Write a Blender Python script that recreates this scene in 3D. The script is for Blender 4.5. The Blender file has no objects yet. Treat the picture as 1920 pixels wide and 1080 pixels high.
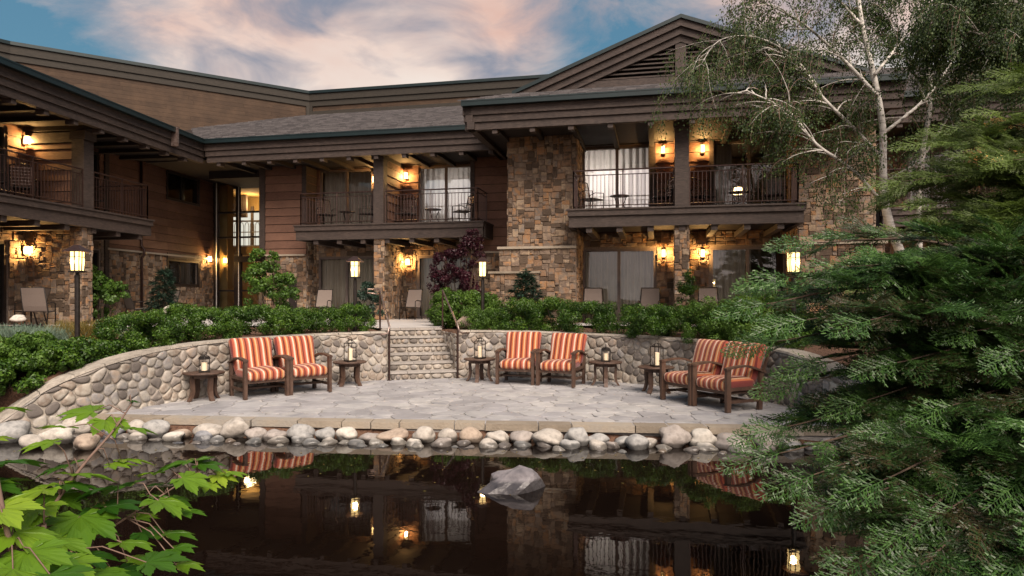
import bpy, math, random
import numpy as np
from mathutils import Vector, Matrix
R = math.radians
random.seed(7); RS = np.random.RandomState(11)
sc = bpy.context.scene
# ---------------------------------------------------------------- camera
CAMZ, FPX, HY = 1.95, 1280.0, 560.0
cam = bpy.data.cameras.new('camera'); camo = bpy.data.objects.new('camera', cam)
sc.collection.objects.link(camo); sc.camera = camo
camo.location = (0, 0, CAMZ); camo.rotation_euler = (R(90), 0, 0)
cam.sensor_width = 36; cam.lens = 36 * FPX / 1920; cam.shift_y = (HY - 540) / 1920
cam.clip_start = .05; cam.clip_end = 2000
# ---------------------------------------------------------------- sky, sun, exposure
SUN_EL, SUN_AZ = 12, 158          # azimuth clockwise from +Y (behind the camera, a little right)
world = bpy.data.worlds.new('World'); sc.world = world; world.use_nodes = True
wt = world.node_tree; wt.nodes.clear()
def wn(t, **k):
    n = wt.nodes.new(t)
    for a, b in k.items(): setattr(n, a, b)
    return n
def wmath(op, a, b=None, clamp=False):
    n = wn('ShaderNodeMath', operation=op, use_clamp=clamp)
    for i, x in enumerate((a, b)):
        if x is None: continue
        if isinstance(x, (int, float)): n.inputs[i].default_value = x
        else: wt.links.new(x, n.inputs[i])
    return n.outputs[0]
def wmix(f, a, b):
    n = wn('ShaderNodeMix', data_type='RGBA')
    for s, x in ((0, f), (6, a), (7, b)):
        if isinstance(x, (int, float)): n.inputs[s].default_value = x
        elif isinstance(x, tuple): n.inputs[s].default_value = (*x, 1)
        else: wt.links.new(x, n.inputs[s])
    return n.outputs[2]
out = wn('ShaderNodeOutputWorld'); bg = wn('ShaderNodeBackground'); wt.links.new(bg.outputs[0], out.inputs[0])
bg.inputs[1].default_value = .07
sky = wn('ShaderNodeTexSky', sky_type='NISHITA', sun_disc=False, sun_elevation=R(SUN_EL), sun_rotation=R(SUN_AZ))
sky.air_density = 1.4; sky.dust_density = .6; sky.ozone_density = 3
tc = wn('ShaderNodeTexCoord'); mp = wn('ShaderNodeMapping'); wt.links.new(tc.outputs['Generated'], mp.inputs[0])
mp.inputs['Rotation'].default_value = (0, R(-28), 0); mp.inputs['Scale'].default_value = (2.2, 2.2, 4.4)
mp.inputs['Location'].default_value = (3.1, .4, 1.2)
nz = wn('ShaderNodeTexNoise'); nz.inputs['Scale'].default_value = 1.5; nz.inputs['Detail'].default_value = 9
nz.inputs['Roughness'].default_value = .66; nz.inputs['Distortion'].default_value = .5
wt.links.new(mp.outputs[0], nz.inputs['Vector'])
sp = wn('ShaderNodeSeparateXYZ'); wt.links.new(tc.outputs['Generated'], sp.inputs[0])
def lobe(x, y, z, pw):             # broad bank of cloud round a compass direction
    v = Vector((x, y, z)).normalized()
    d = wn('ShaderNodeVectorMath', operation='DOT_PRODUCT'); wt.links.new(tc.outputs['Generated'], d.inputs[0])
    d.inputs[1].default_value = v
    return wmath('POWER', wmath('MAXIMUM', d.outputs['Value'], 0), pw)
bias = wmath('ADD', wmath('MULTIPLY', lobe(-.46, 1, .42, 26), .33), wmath('MULTIPLY', lobe(-.2, 1, .33, 60), .26))
bias = wmath('ADD', bias, wmath('MULTIPLY', lobe(.5, 1, .42, 22), .34))
bias = wmath('ADD', bias, wmath('MULTIPLY', lobe(-.04, 1, .30, 70), .22))
bias = wmath('SUBTRACT', bias, wmath('MULTIPLY', lobe(-.72, 1, .32, 200), .40))
bias = wmath('SUBTRACT', bias, wmath('MULTIPLY', lobe(.14, 1, .38, 140), .16))
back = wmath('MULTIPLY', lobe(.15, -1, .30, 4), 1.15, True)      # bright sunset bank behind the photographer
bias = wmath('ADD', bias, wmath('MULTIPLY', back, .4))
dens = wmath('ADD', nz.outputs['Fac'], bias)
cr = wn('ShaderNodeValToRGB'); wt.links.new(dens, cr.inputs[0])
cr.color_ramp.elements[0].position = .50; cr.color_ramp.elements[1].position = .82
nz2 = wn('ShaderNodeTexNoise'); nz2.inputs['Scale'].default_value = 2.6; nz2.inputs['Detail'].default_value = 6
wt.links.new(mp.outputs[0], nz2.inputs['Vector'])
hi = wmath('MULTIPLY', wmath('SUBTRACT', sp.outputs['Z'], .25), 9, True)
pk = wmath('ADD', wmath('MULTIPLY', hi, .75), wmath('MULTIPLY', wmath('SUBTRACT', nz2.outputs['Fac'], .45), 1.6), True)
ccol = wmix(pk, (5.4, 4.8, 4.3), (4.4, 2.85, 2.35))
nz3 = wn('ShaderNodeTexNoise'); nz3.inputs['Scale'].default_value = 3.1; nz3.inputs['Detail'].default_value = 7; nz3.inputs['Distortion'].default_value = .6
wt.links.new(mp.outputs[0], nz3.inputs['Vector'])
ccol = wmix(wmath('MULTIPLY', wmath('SUBTRACT', nz3.outputs['Fac'], .46), 4.5, True), ccol, (1.5, 1.6, 2.0))
tint = wn('ShaderNodeMix', data_type='RGBA', blend_type='MULTIPLY'); tint.inputs[0].default_value = 1
wt.links.new(sky.outputs[0], tint.inputs[6]); tint.inputs[7].default_value = (1.0, 1.25, 1.15, 1)
base = wmix(.85, tint.outputs[2], (.40, .98, 1.6))
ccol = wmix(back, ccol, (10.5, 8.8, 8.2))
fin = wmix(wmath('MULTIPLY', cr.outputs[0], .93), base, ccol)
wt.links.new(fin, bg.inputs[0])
sun = bpy.data.lights.new('sun', 'SUN'); suno = bpy.data.objects.new('sun', sun); sc.collection.objects.link(suno)
sun.energy = 2.5; sun.angle = R(40); sun.color = (1, .86, .74)
_az, _el = R(SUN_AZ), R(46)
suno.rotation_euler = Vector((math.sin(_az) * math.cos(_el), math.cos(_az) * math.cos(_el), math.sin(_el))).to_track_quat('Z', 'Y').to_euler()
sc.view_settings.view_transform = 'Standard'; sc.view_settings.look = 'None'
sc.view_settings.exposure = 1.38; sc.view_settings.gamma = 1
sc.cycles.max_bounces = 8; sc.cycles.transparent_max_bounces = 12
sc.cycles.sample_clamp_indirect = 4
sc.cycles.caustics_reflective = False; sc.cycles.caustics_refractive = False
# ---------------------------------------------------------------- materials
def mat(name, cols, rough=.75, nscale=4, stretch=(1, 1, 1), bump=0, bscale=30, attr=0, metal=0, spec=.4,
        transl=None, stain=0, detail=5, coat=0, wet=None):
    """cols = ramp driven by object-space noise and, by the share attr, the per-piece random value."""
    m = bpy.data.materials.new(name); m.use_nodes = True; t = m.node_tree; N = t.nodes; Lk = t.links
    b = N['Principled BSDF']; b.inputs['Roughness'].default_value = rough; b.inputs['Metallic'].default_value = metal
    b.inputs['Specular IOR Level'].default_value = spec; b.inputs['Coat Weight'].default_value = coat
    co = N.new('ShaderNodeTexCoord'); ma = N.new('ShaderNodeMapping'); Lk.new(co.outputs['Object'], ma.inputs[0])
    ma.inputs['Scale'].default_value = stretch
    n = N.new('ShaderNodeTexNoise'); n.inputs['Scale'].default_value = nscale; n.inputs['Detail'].default_value = detail
    Lk.new(ma.outputs[0], n.inputs['Vector'])
    f = N.new('ShaderNodeMath'); f.operation = 'MULTIPLY_ADD'; Lk.new(n.outputs['Fac'], f.inputs[0])
    f.inputs[1].default_value = 2.2 * (1 - attr * .75); f.inputs[2].default_value = -.6 * (1 - attr * .75) - attr * .3
    fac = f.outputs[0]
    if attr:
        a = N.new('ShaderNodeAttribute'); a.attribute_name = 'rnd'
        g = N.new('ShaderNodeMath'); g.operation = 'MULTIPLY_ADD'; Lk.new(a.outputs['Fac'], g.inputs[0])
        g.inputs[1].default_value = attr; Lk.new(fac, g.inputs[2]); fac = g.outputs[0]
    r = N.new('ShaderNodeValToRGB'); Lk.new(fac, r.inputs[0]); el = r.color_ramp.elements
    while len(el) < len(cols): el.new(.5)
    for i, c in enumerate(cols):
        el[i].position = i / max(1, len(cols) - 1); el[i].color = (*c, 1)
    colr = r.outputs[0]
    if stain:                          # weathering: broad uneven patches and streaks
        ns = N.new('ShaderNodeTexNoise'); ns.inputs['Scale'].default_value = 1.7; ns.inputs['Detail'].default_value = 7; ns.inputs['Roughness'].default_value = .7
        Lk.new(co.outputs['Object'], ns.inputs['Vector']); mr_ = N.new('ShaderNodeMapRange'); Lk.new(ns.outputs['Fac'], mr_.inputs[0])
        mr_.inputs[1].default_value = .36; mr_.inputs[2].default_value = .64; mr_.inputs[3].default_value = 1 - stain; mr_.inputs[4].default_value = 1 + stain * .45
        vm = N.new('ShaderNodeVectorMath'); vm.operation = 'SCALE'; Lk.new(colr, vm.inputs[0]); Lk.new(mr_.outputs[0], vm.inputs['Scale']); colr = vm.outputs[0]
    if wet is not None:                # dark wet band left by the water
        ge = N.new('ShaderNodeNewGeometry'); sx = N.new('ShaderNodeSeparateXYZ'); Lk.new(ge.outputs['Position'], sx.inputs[0])
        w1 = N.new('ShaderNodeMath'); w1.operation = 'MULTIPLY_ADD'; Lk.new(n.outputs['Fac'], w1.inputs[0]); w1.inputs[1].default_value = -.06; Lk.new(sx.outputs[2], w1.inputs[2])
        mr2 = N.new('ShaderNodeMapRange'); Lk.new(w1.outputs[0], mr2.inputs[0]); mr2.inputs[1].default_value = wet - .03; mr2.inputs[2].default_value = wet; mr2.inputs[3].default_value = .36; mr2.inputs[4].default_value = 1
        vm = N.new('ShaderNodeVectorMath'); vm.operation = 'SCALE'; Lk.new(colr, vm.inputs[0]); Lk.new(mr2.outputs[0], vm.inputs['Scale']); colr = vm.outputs[0]
        m4 = N.new('ShaderNodeMath'); m4.operation = 'MULTIPLY'; Lk.new(mr2.outputs[0], m4.inputs[0]); m4.inputs[1].default_value = rough; Lk.new(m4.outputs[0], b.inputs['Roughness'])
    Lk.new(colr, b.inputs['Base Color'])
    if bump:
        n2 = N.new('ShaderNodeTexNoise'); n2.inputs['Scale'].default_value = bscale; n2.inputs['Detail'].default_value = 6
        Lk.new(ma.outputs[0], n2.inputs['Vector'])
        bu = N.new('ShaderNodeBump'); bu.inputs['Strength'].default_value = bump; bu.inputs['Distance'].default_value = .02
        Lk.new(n2.outputs['Fac'], bu.inputs['Height']); Lk.new(bu.outputs[0], b.inputs['Normal'])
    if transl:
        tr = N.new('ShaderNodeBsdfTranslucent'); mx = N.new('ShaderNodeMixShader'); mx.inputs[0].default_value = transl
        hs = N.new('ShaderNodeHueSaturation'); hs.inputs['Value'].default_value = 1.25; Lk.new(r.outputs[0], hs.inputs['Color'])
        Lk.new(hs.outputs[0], tr.inputs[0]); o = N['Material Output']
        Lk.new(b.outputs[0], mx.inputs[1]); Lk.new(tr.outputs[0], mx.inputs[2]); Lk.new(mx.outputs[0], o.inputs[0])
    return m
def glow(name, col, s, clear=.35):
    m = bpy.data.materials.new(name); m.use_nodes = True; N = m.node_tree.nodes; Lk = m.node_tree.links; N.clear()
    o = N.new('ShaderNodeOutputMaterial'); e = N.new('ShaderNodeEmission'); e.inputs[0].default_value = (*col, 1); e.inputs[1].default_value = s
    t = N.new('ShaderNodeBsdfTransparent'); x = N.new('ShaderNodeMixShader'); x.inputs[0].default_value = 1 - clear
    Lk.new(t.outputs[0], x.inputs[1]); Lk.new(e.outputs[0], x.inputs[2]); Lk.new(x.outputs[0], o.inputs[0]); return m
def glassmat(name, refl, tint=(.9, .93, .93)):
    m = bpy.data.materials.new(name); m.use_nodes = True; N = m.node_tree.nodes; Lk = m.node_tree.links; N.clear()
    o = N.new('ShaderNodeOutputMaterial'); g = N.new('ShaderNodeBsdfGlossy'); g.inputs['Roughness'].default_value = .01
    t = N.new('ShaderNodeBsdfTransparent'); t.inputs[0].default_value = (*tint, 1)
    lw = N.new('ShaderNodeLayerWeight'); lw.inputs[0].default_value = .35
    ad = N.new('ShaderNodeMath'); ad.operation = 'ADD'; ad.use_clamp = True; Lk.new(lw.outputs['Fresnel'], ad.inputs[0]); ad.inputs[1].default_value = refl
    n = N.new('ShaderNodeTexNoise'); n.inputs['Scale'].default_value = .7; bu = N.new('ShaderNodeBump'); bu.inputs['Strength'].default_value = .12
    bu.inputs['Distance'].default_value = .05; Lk.new(n.outputs['Fac'], bu.inputs['Height']); Lk.new(bu.outputs[0], g.inputs['Normal'])
    x = N.new('ShaderNodeMixShader'); Lk.new(ad.outputs[0], x.inputs[0]); Lk.new(t.outputs[0], x.inputs[1]); Lk.new(g.outputs[0], x.inputs[2])
    Lk.new(x.outputs[0], o.inputs[0]); return m
def stripes():
    m = bpy.data.materials.new('striped_fabric'); m.use_nodes = True; N = m.node_tree.nodes; Lk = m.node_tree.links
    b = N['Principled BSDF']; b.inputs['Roughness'].default_value = .9; b.inputs['Specular IOR Level'].default_value = .15
    b.inputs['Sheen Weight'].default_value = .2
    co = N.new('ShaderNodeTexCoord'); s = N.new('ShaderNodeSeparateXYZ'); Lk.new(co.outputs['Object'], s.inputs[0])
    d = N.new('ShaderNodeMath'); d.operation = 'MULTIPLY_ADD'; Lk.new(s.outputs[0], d.inputs[0]); d.inputs[1].default_value = 1 / .235; d.inputs[2].default_value = 10.31
    f = N.new('ShaderNodeMath'); f.operation = 'FRACT'; Lk.new(d.outputs[0], f.inputs[0])
    r = N.new('ShaderNodeValToRGB'); r.color_ramp.interpolation = 'CONSTANT'; Lk.new(f.outputs[0], r.inputs[0]); el = r.color_ramp.elements
    cs = [(0, (.60, .45, .34)), (.11, (.37, .10, .04)), (.22, (.12, .024, .018)), (.34, (.34, .085, .035)), (.44, (.50, .26, .10)),
          (.52, (.52, .33, .21)), (.58, (.36, .11, .045)), (.70, (.15, .03, .025)), (.82, (.33, .08, .045)), (.93, (.45, .18, .12))]
    while len(el) < len(cs): el.new(.5)
    for i, (p, c) in enumerate(cs): el[i].position = p; el[i].color = (*c, 1)
    n = N.new('ShaderNodeTexNoise'); n.inputs['Scale'].default_value = 180; Lk.new(co.outputs['Object'], n.inputs['Vector'])
    n3 = N.new('ShaderNodeTexNoise'); n3.inputs['Scale'].default_value = 7; Lk.new(co.outputs['Object'], n3.inputs['Vector'])
    ad = N.new('ShaderNodeMath'); ad.operation = 'MULTIPLY_ADD'; Lk.new(n3.outputs['Fac'], ad.inputs[0]); ad.inputs[1].default_value = 4; Lk.new(n.outputs['Fac'], ad.inputs[2])
    bu = N.new('ShaderNodeBump'); bu.inputs['Strength'].default_value = .35; bu.inputs['Distance'].default_value = .006
    Lk.new(ad.outputs[0], bu.inputs['Height']); Lk.new(bu.outputs[0], b.inputs['Normal']); Lk.new(r.outputs[0], b.inputs['Base Color']); return m
def watermat():
    m = bpy.data.materials.new('pond_water'); m.use_nodes = True; N = m.node_tree.nodes; Lk = m.node_tree.links
    b = N['Principled BSDF']; b.inputs['Base Color'].default_value = (.006, .0035, .0025, 1); b.inputs['Roughness'].default_value = .015
    b.inputs['IOR'].default_value = 1.42; b.inputs['Specular IOR Level'].default_value = .5
    co = N.new('ShaderNodeTexCoord'); n = N.new('ShaderNodeTexNoise'); n.inputs['Scale'].default_value = 2.2; n.inputs['Detail'].default_value = 3
    Lk.new(co.outputs['Object'], n.inputs['Vector']); n2 = N.new('ShaderNodeTexNoise'); n2.inputs['Scale'].default_value = 16
    Lk.new(co.outputs['Object'], n2.inputs['Vector'])
    a = N.new('ShaderNodeMath'); a.operation = 'MULTIPLY_ADD'; Lk.new(n2.outputs['Fac'], a.inputs[0]); a.inputs[1].default_value = .10; Lk.new(n.outputs['Fac'], a.inputs[2])
    bu = N.new('ShaderNodeBump'); bu.inputs['Strength'].default_value = .07; bu.inputs['Distance'].default_value = .02
    Lk.new(a.outputs[0], bu.inputs['Height']); Lk.new(bu.outputs[0], b.inputs['Normal']); return m
STONE = [(.09, .062, .042), (.24, .145, .085), (.17, .14, .115), (.31, .165, .075), (.24, .18, .13), (.14, .10, .075), (.34, .25, .165), (.20, .17, .15), (.27, .21, .155)]
Mt = dict(
    stone=mat('ledge_stone', STONE, .9, 7, bump=.7, bscale=26, attr=1, stain=.22),
    mortar=mat('mortar', [(.13, .10, .08), (.21, .17, .14)], .95, 20, bump=.4),
    cobmortar=mat('pale_mortar', [(.27, .235, .195), (.43, .385, .325)], .95, 14, bump=.6, bscale=50, stain=.3),
    cobble=mat('river_stone', [(.15, .13, .115), (.29, .25, .215), (.38, .345, .30), (.23, .18, .14), (.42, .38, .32), (.25, .235, .225), (.36, .285, .22), (.20, .19, .19)], .8, 9, bump=.25, bscale=40, attr=1, stain=.28),
    flag=mat('flagstone', [(.28, .27, .275), (.34, .33, .33), (.38, .37, .36), (.31, .30, .31), (.40, .385, .37), (.26, .255, .265), (.35, .34, .34)], .72, 5, bump=.3, bscale=22, attr=1, stain=.2),
    joint=mat('joint_mortar', [(.26, .245, .23), (.33, .31, .29)], .95, 12, bump=.4),
    edge=mat('edge_stone', [(.20, .165, .125), (.31, .26, .20), (.26, .245, .22)], .85, 5, bump=.5, attr=.8),
    siding=mat('stained_siding', [(.10, .048, .031), (.16, .082, .053), (.21, .115, .076)], .75, 9, (1, 1, 14), .35, 26, attr=.5, stain=.18),
    hallwood=mat('tan_siding', [(.040, .022, .012), (.070, .041, .023), (.053, .031, .018)], .8, 6, (1, 1, 12), .2, 20, attr=.5, stain=.3),
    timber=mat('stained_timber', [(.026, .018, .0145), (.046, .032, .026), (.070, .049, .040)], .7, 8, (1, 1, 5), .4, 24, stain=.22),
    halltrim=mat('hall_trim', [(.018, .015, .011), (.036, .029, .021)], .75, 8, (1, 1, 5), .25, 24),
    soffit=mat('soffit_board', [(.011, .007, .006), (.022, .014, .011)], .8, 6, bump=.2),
    flash=mat('green_metal', [(.004, .012, .013), (.006, .018, .019)], .4, 3, metal=.3, spec=.6),
    shingle=mat('shingle', [(.052, .047, .048), (.078, .070, .070), (.11, .10, .10), (.07, .06, .058)], .8, 12, bump=.4, bscale=60, attr=1),
    rail=mat('bronze_metal', [(.035, .018, .015), (.055, .03, .024)], .45, 8, metal=.5, spec=.5),
    steel=mat('worn_metal', [(.16, .10, .08), (.34, .27, .24)], .35, 14, metal=.8),
    frame=mat('window_frame', [(.10, .08, .07), (.14, .11, .10)], .5, 5),
    darkframe=mat('dark_mullion', [(.014, .010, .009), (.022, .016, .014)], .4, 5),
    curtain=mat('curtain_cloth', [(.42, .36, .29), (.56, .49, .41)], .95, 3, (1, 1, .3)),
    sheer=mat('sheer_cloth', [(.72, .70, .70), (.82, .80, .80)], .95, 3, (1, 1, .3), transl=.5),
    room=mat('room_wall', [(.10, .07, .05), (.15, .11, .08)], .9, 2),
    ochre=mat('ochre_plaster', [(.34, .21, .07), (.42, .27, .10)], .9, 2),
    white=mat('white_paint', [(.6, .58, .54), (.7, .68, .64)], .6, 3),
    glass=glassmat('window_glass', .04), glassb=glassmat('reflecting_glass', .34),
    teak=mat('dark_teak', [(.045, .024, .017), (.075, .042, .028), (.10, .06, .042)], .55, 14, (1, 1, .4), .25, 40),
    stripe=stripes(), candle=mat('candle_wax', [(.78, .62, .42), (.85, .72, .52)], .6, 3),
    iron=mat('black_iron', [(.012, .009, .008), (.03, .024, .02)], .5, 20, metal=.4),
    sling=mat('taupe_sling', [(.17, .135, .115), (.21, .17, .145)], .85, 60),
    concrete=mat('path_concrete', [(.36, .34, .33), (.46, .44, .42)], .85, 3, bump=.2, bscale=60),
    mulch=mat('bark_mulch', [(.035, .018, .012), (.09, .045, .028), (.14, .075, .045), (.06, .04, .03)], .95, 26, bump=1, bscale=50, detail=8),
    hedge=mat('hedge_leaf', [(.014, .038, .006), (.042, .098, .011), (.10, .19, .018), (.22, .32, .04)], .45, 1.2, attr=.85, transl=.25),
    bright=mat('bright_leaf', [(.03, .07, .01), (.08, .16, .02), (.17, .29, .04)], .5, 1.5, attr=.85, transl=.3),
    dkcon=mat('dark_needle', [(.008, .022, .014), (.02, .05, .03), (.035, .08, .045)], .6, 2, attr=.9, transl=.12),
    purple=mat('maroon_leaf', [(.02, .004, .008), (.045, .008, .016), (.08, .014, .027)], .5, 2, attr=.9, transl=.25),
    gold=mat('golden_leaf', [(.10, .09, .02), (.26, .20, .05), (.3, .18, .07)], .6, 2, attr=.9, transl=.3),
    sage=mat('sage_leaf', [(.08, .13, .09), (.16, .23, .17), (.22, .29, .22)], .8, 2, attr=.9, transl=.2),
    cedar=mat('cedar_spray', [(.05, .035, .015), (.018, .046, .010), (.045, .105, .020), (.095, .19, .040), (.24, .36, .12)], .42, 1.3, attr=.9, transl=.22),
    cedar2=mat('far_cedar_spray', [(.045, .07, .012), (.09, .14, .022), (.17, .23, .04)], .55, 1.3, attr=.9, transl=.25),
    maple=mat('maple_leaf', [(.022, .075, .006), (.06, .15, .010), (.15, .27, .016), (.32, .42, .04)], .4, 3, bump=.15, bscale=30, attr=.8, transl=.4),
    birchleaf=mat('birch_leaf', [(.014, .032, .006), (.034, .066, .011), (.065, .10, .018), (.08, .065, .025)], .6, 1, attr=.9, transl=.25),
    bark=mat('brown_bark', [(.03, .018, .012), (.09, .06, .04)], .9, 12, (1, 1, .3), .8, 30),
    birch=mat('birch_bark', [(.04, .035, .03), (.42, .39, .35), (.58, .55, .50), (.66, .62, .57)], .75, 5, (1, 1, 3.2), .4, 20),
    twig=mat('twig', [(.12, .07, .05), (.20, .13, .10)], .8, 5),
    tread=mat('tread_stone', [(.24, .22, .20), (.36, .33, .30)], .85, 8, bump=.5, attr=.5),
    boulder=mat('granite_boulder', [(.26, .25, .25), (.40, .38, .36), (.52, .49, .45), (.36, .29, .24), (.46, .44, .43)], .8, 10, bump=.35, bscale=34, attr=.0),
    lampglow=glow('lamp_glass', (1, .68, .27), 1.7), wallglow=glow('wall_lamp_glass', (1, .60, .22), 4.0),
    daylit=glow('daylit_window', (1, .93, .78), .36, 0), water=watermat(),
)
B_TINTS = [((.20, .195, .19), (.34, .33, .31)), ((.28, .25, .215), (.43, .39, .34)), ((.24, .18, .14), (.38, .30, .23)),
           ((.12, .12, .13), (.23, .23, .24)), ((.36, .335, .29), (.52, .48, .42)), ((.23, .20, .175), (.34, .30, .27))]
B_WORDS = ['mid grey', 'pale tan', 'brownish', 'dark slate grey', 'cream white', 'dull beige']
Mt['pondrock'] = mat('purple_grey_rock', [(.08, .074, .082), (.17, .155, .162), (.28, .26, .265)], .85, 6, bump=.9, bscale=14, wet=.09)
Mt['b'] = [mat('boulder_' + B_WORDS[i].replace(' ', '_'), [c[0], c[1], tuple(x * .8 for x in c[0])], .78, 9, bump=.35, bscale=30, wet=.05) for i, c in enumerate(B_TINTS)]
# ---------------------------------------------------------------- mesh helpers
class MB:
    def __init__(s): s.v = []; s.f = []; s.r = []; s.m = []; s.mi = 0
    def add(s, vs, fs, rnd=None):
        n = len(s.v); s.v += [tuple(p) for p in vs]
        if rnd is None: rnd = random.random()
        for f in fs: s.f.append([n + i for i in f]); s.r.append(rnd); s.m.append(s.mi)
    def box8(s, p, rnd=None):
        s.add(p, [(0, 3, 2, 1), (4, 5, 6, 7), (0, 1, 5, 4), (1, 2, 6, 5), (2, 3, 7, 6), (3, 0, 4, 7)], rnd)
    def box(s, c, sz, M=None, rnd=None):
        x, y, z = sz[0] / 2, sz[1] / 2, sz[2] / 2
        p = [Vector((a, b, d)) for d in (-z, z) for a, b in ((-x, -y), (x, -y), (x, y), (-x, y))]
        if M is not None: p = [M @ q for q in p]
        s.box8([q + Vector(c) for q in p], rnd)
    def tube(s, path, rad, n=8, rnd=None, flat=None):
        path = [Vector(p) for p in path]; k = len(path)
        if not hasattr(rad, '__len__'): rad = [rad] * k
        vs = []; up = Vector((0, 0, 1)); prev = None
        for i, p in enumerate(path):
            d = (path[min(i + 1, k - 1)] - path[max(i - 1, 0)]).normalized()
            if prev is None:
                a = up if abs(d.z) < .9 else Vector((1, 0, 0)); x = d.cross(a).normalized()
            else:
                x = (prev - d * prev.dot(d)).normalized()
            prev = x; y = d.cross(x)
            for j in range(n):
                t = 2 * math.pi * (j + .5) / n
                ry = rad[i] * (flat or 1)
                vs.append(p + x * (math.cos(t) * rad[i]) + y * (math.sin(t) * ry))
        fs = [(i * n + j, i * n + (j + 1) % n, (i + 1) * n + (j + 1) % n, (i + 1) * n + j) for i in range(k - 1) for j in range(n)]
        fs += [tuple(range(n))[::-1], tuple((k - 1) * n + j for j in range(n))]
        s.add(vs, fs, rnd)
    def lathe(s, c, prof, n=20, rnd=None):
        vs = [(c[0] + r * math.cos(2 * math.pi * j / n), c[1] + r * math.sin(2 * math.pi * j / n), c[2] + z) for r, z in prof for j in range(n)]
        k = len(prof)
        fs = [(i * n + j, i * n + (j + 1) % n, (i + 1) * n + (j + 1) % n, (i + 1) * n + j) for i in range(k - 1) for j in range(n)]
        fs += [tuple(range(n))[::-1], tuple((k - 1) * n + j for j in range(n))]
        s.add(vs, fs, rnd)
    def rbox(s, size, r, puff=0, T=None, n=9, warp=None):
        h = Vector(size) / 2; d = {}; vs = []; fs = []
        def vid(p):
            q = Vector([max(-(h[i] - r), min(h[i] - r, p[i])) for i in range(3)]); e = p - q
            if e.length > 1e-9: p = q + e.normalized() * r
            u, w = p.x / h.x, p.y / h.y
            p = Vector((p.x, p.y, p.z + math.copysign(puff, p.z) * max(0, 1 - u ** 4) * max(0, 1 - w ** 4) * abs(p.z) / h.z))
            if warp: p = warp(p)
            key = (round(p.x, 5), round(p.y, 5), round(p.z, 5))
            if key not in d: d[key] = len(vs); vs.append(T @ p if T is not None else p)
            return d[key]
        g = [math.copysign(abs(x) ** .7, x) for x in np.linspace(-1, 1, n + 1)]
        for ax in range(3):
            a1, a2 = (ax + 1) % 3, (ax + 2) % 3
            for sg in (-1, 1):
                for i in range(n):
                    for j in range(n):
                        q = []
                        for (ii, jj) in ((i, j), (i + 1, j), (i + 1, j + 1), (i, j + 1)):
                            p = Vector((0, 0, 0)); p[ax] = sg * h[ax]; p[a1] = g[ii] * h[a1]; p[a2] = g[jj] * h[a2]; q.append(vid(p))
                        if len(set(q)) < 3: continue
                        q = list(dict.fromkeys(q)); fs.append(q if sg > 0 else q[::-1])
        s.add(vs, fs)
def link(o, parent=None):
    sc.collection.objects.link(o)
    if parent is not None: o.parent = parent
    return o
def mk(name, mb, mats, parent=None, org=None, smooth=False):
    """org: world point that becomes the mesh origin (of the top-level thing)."""
    me = bpy.data.meshes.new(name)
    v = np.array([tuple(p) for p in mb.v], dtype=float).reshape(-1, 3)
    if org is not None: v = v - np.array(tuple(org))
    me.from_pydata(v.tolist(), [], mb.f)
    if not isinstance(mats, (list, tuple)): mats = [mats]
    for m in mats: me.materials.append(m)
    if len(mats) > 1: me.polygons.foreach_set('material_index', mb.m)
    a = me.attributes.new('rnd', 'FLOAT', 'FACE'); a.data.foreach_set('value', mb.r)
    if smooth: me.polygons.foreach_set('use_smooth', [True] * len(mb.f))
    me.update()
    o = bpy.data.objects.new(name, me)
    if parent is None and org is not None: o.location = org
    return link(o, parent)
def mkquads(name, V, rnd, m, parent=None, smooth=False, loc=None):
    """V: (n,4,3) numpy array of quads; rnd: (n,)"""
    n = len(V); me = bpy.data.meshes.new(name)
    me.vertices.add(n * 4); me.vertices.foreach_set('co', V.reshape(-1).astype(np.float32))
    me.loops.add(n * 4); me.loops.foreach_set('vertex_index', np.arange(n * 4, dtype=np.int32))
    me.polygons.add(n); me.polygons.foreach_set('loop_start', np.arange(0, n * 4, 4, dtype=np.int32))
    me.polygons.foreach_set('loop_total', np.full(n, 4, dtype=np.int32))
    me.materials.append(m)
    a = me.attributes.new('rnd', 'FLOAT', 'FACE'); a.data.foreach_set('value', np.clip(rnd, 0, 1).astype(np.float32))
    me.update(calc_edges=True); me.validate()
    o = bpy.data.objects.new(name, me)
    if loc is not None: o.location = loc
    return link(o, parent)
def tag(o, label=None, cat=None, group=None, kind=None):
    if label: o['label'] = label
    if cat: o['category'] = cat
    if group: o['group'] = group
    if kind: o['kind'] = kind
    return o
def thing(name, loc, label, cat, group=None, rz=0):
    o = bpy.data.objects.new(name, None); o.empty_display_size = .2; o.location = loc; o.rotation_euler = (0, 0, rz)
    sc.collection.objects.link(o); return tag(o, label, cat, group)
def copy_tree(o, parent=None):
    kids = [c for c in bpy.data.objects if c.parent == o]
    c = o.copy(); sc.collection.objects.link(c)
    if parent is not None: c.parent = parent
    for k in kids: copy_tree(k, c)
    return c
def W(px, py, d):                    # world point seen at a photo position, at its real distance
    return Vector(((px - 960) * d / FPX, d, CAMZ + (HY - py) * d / FPX))
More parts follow.
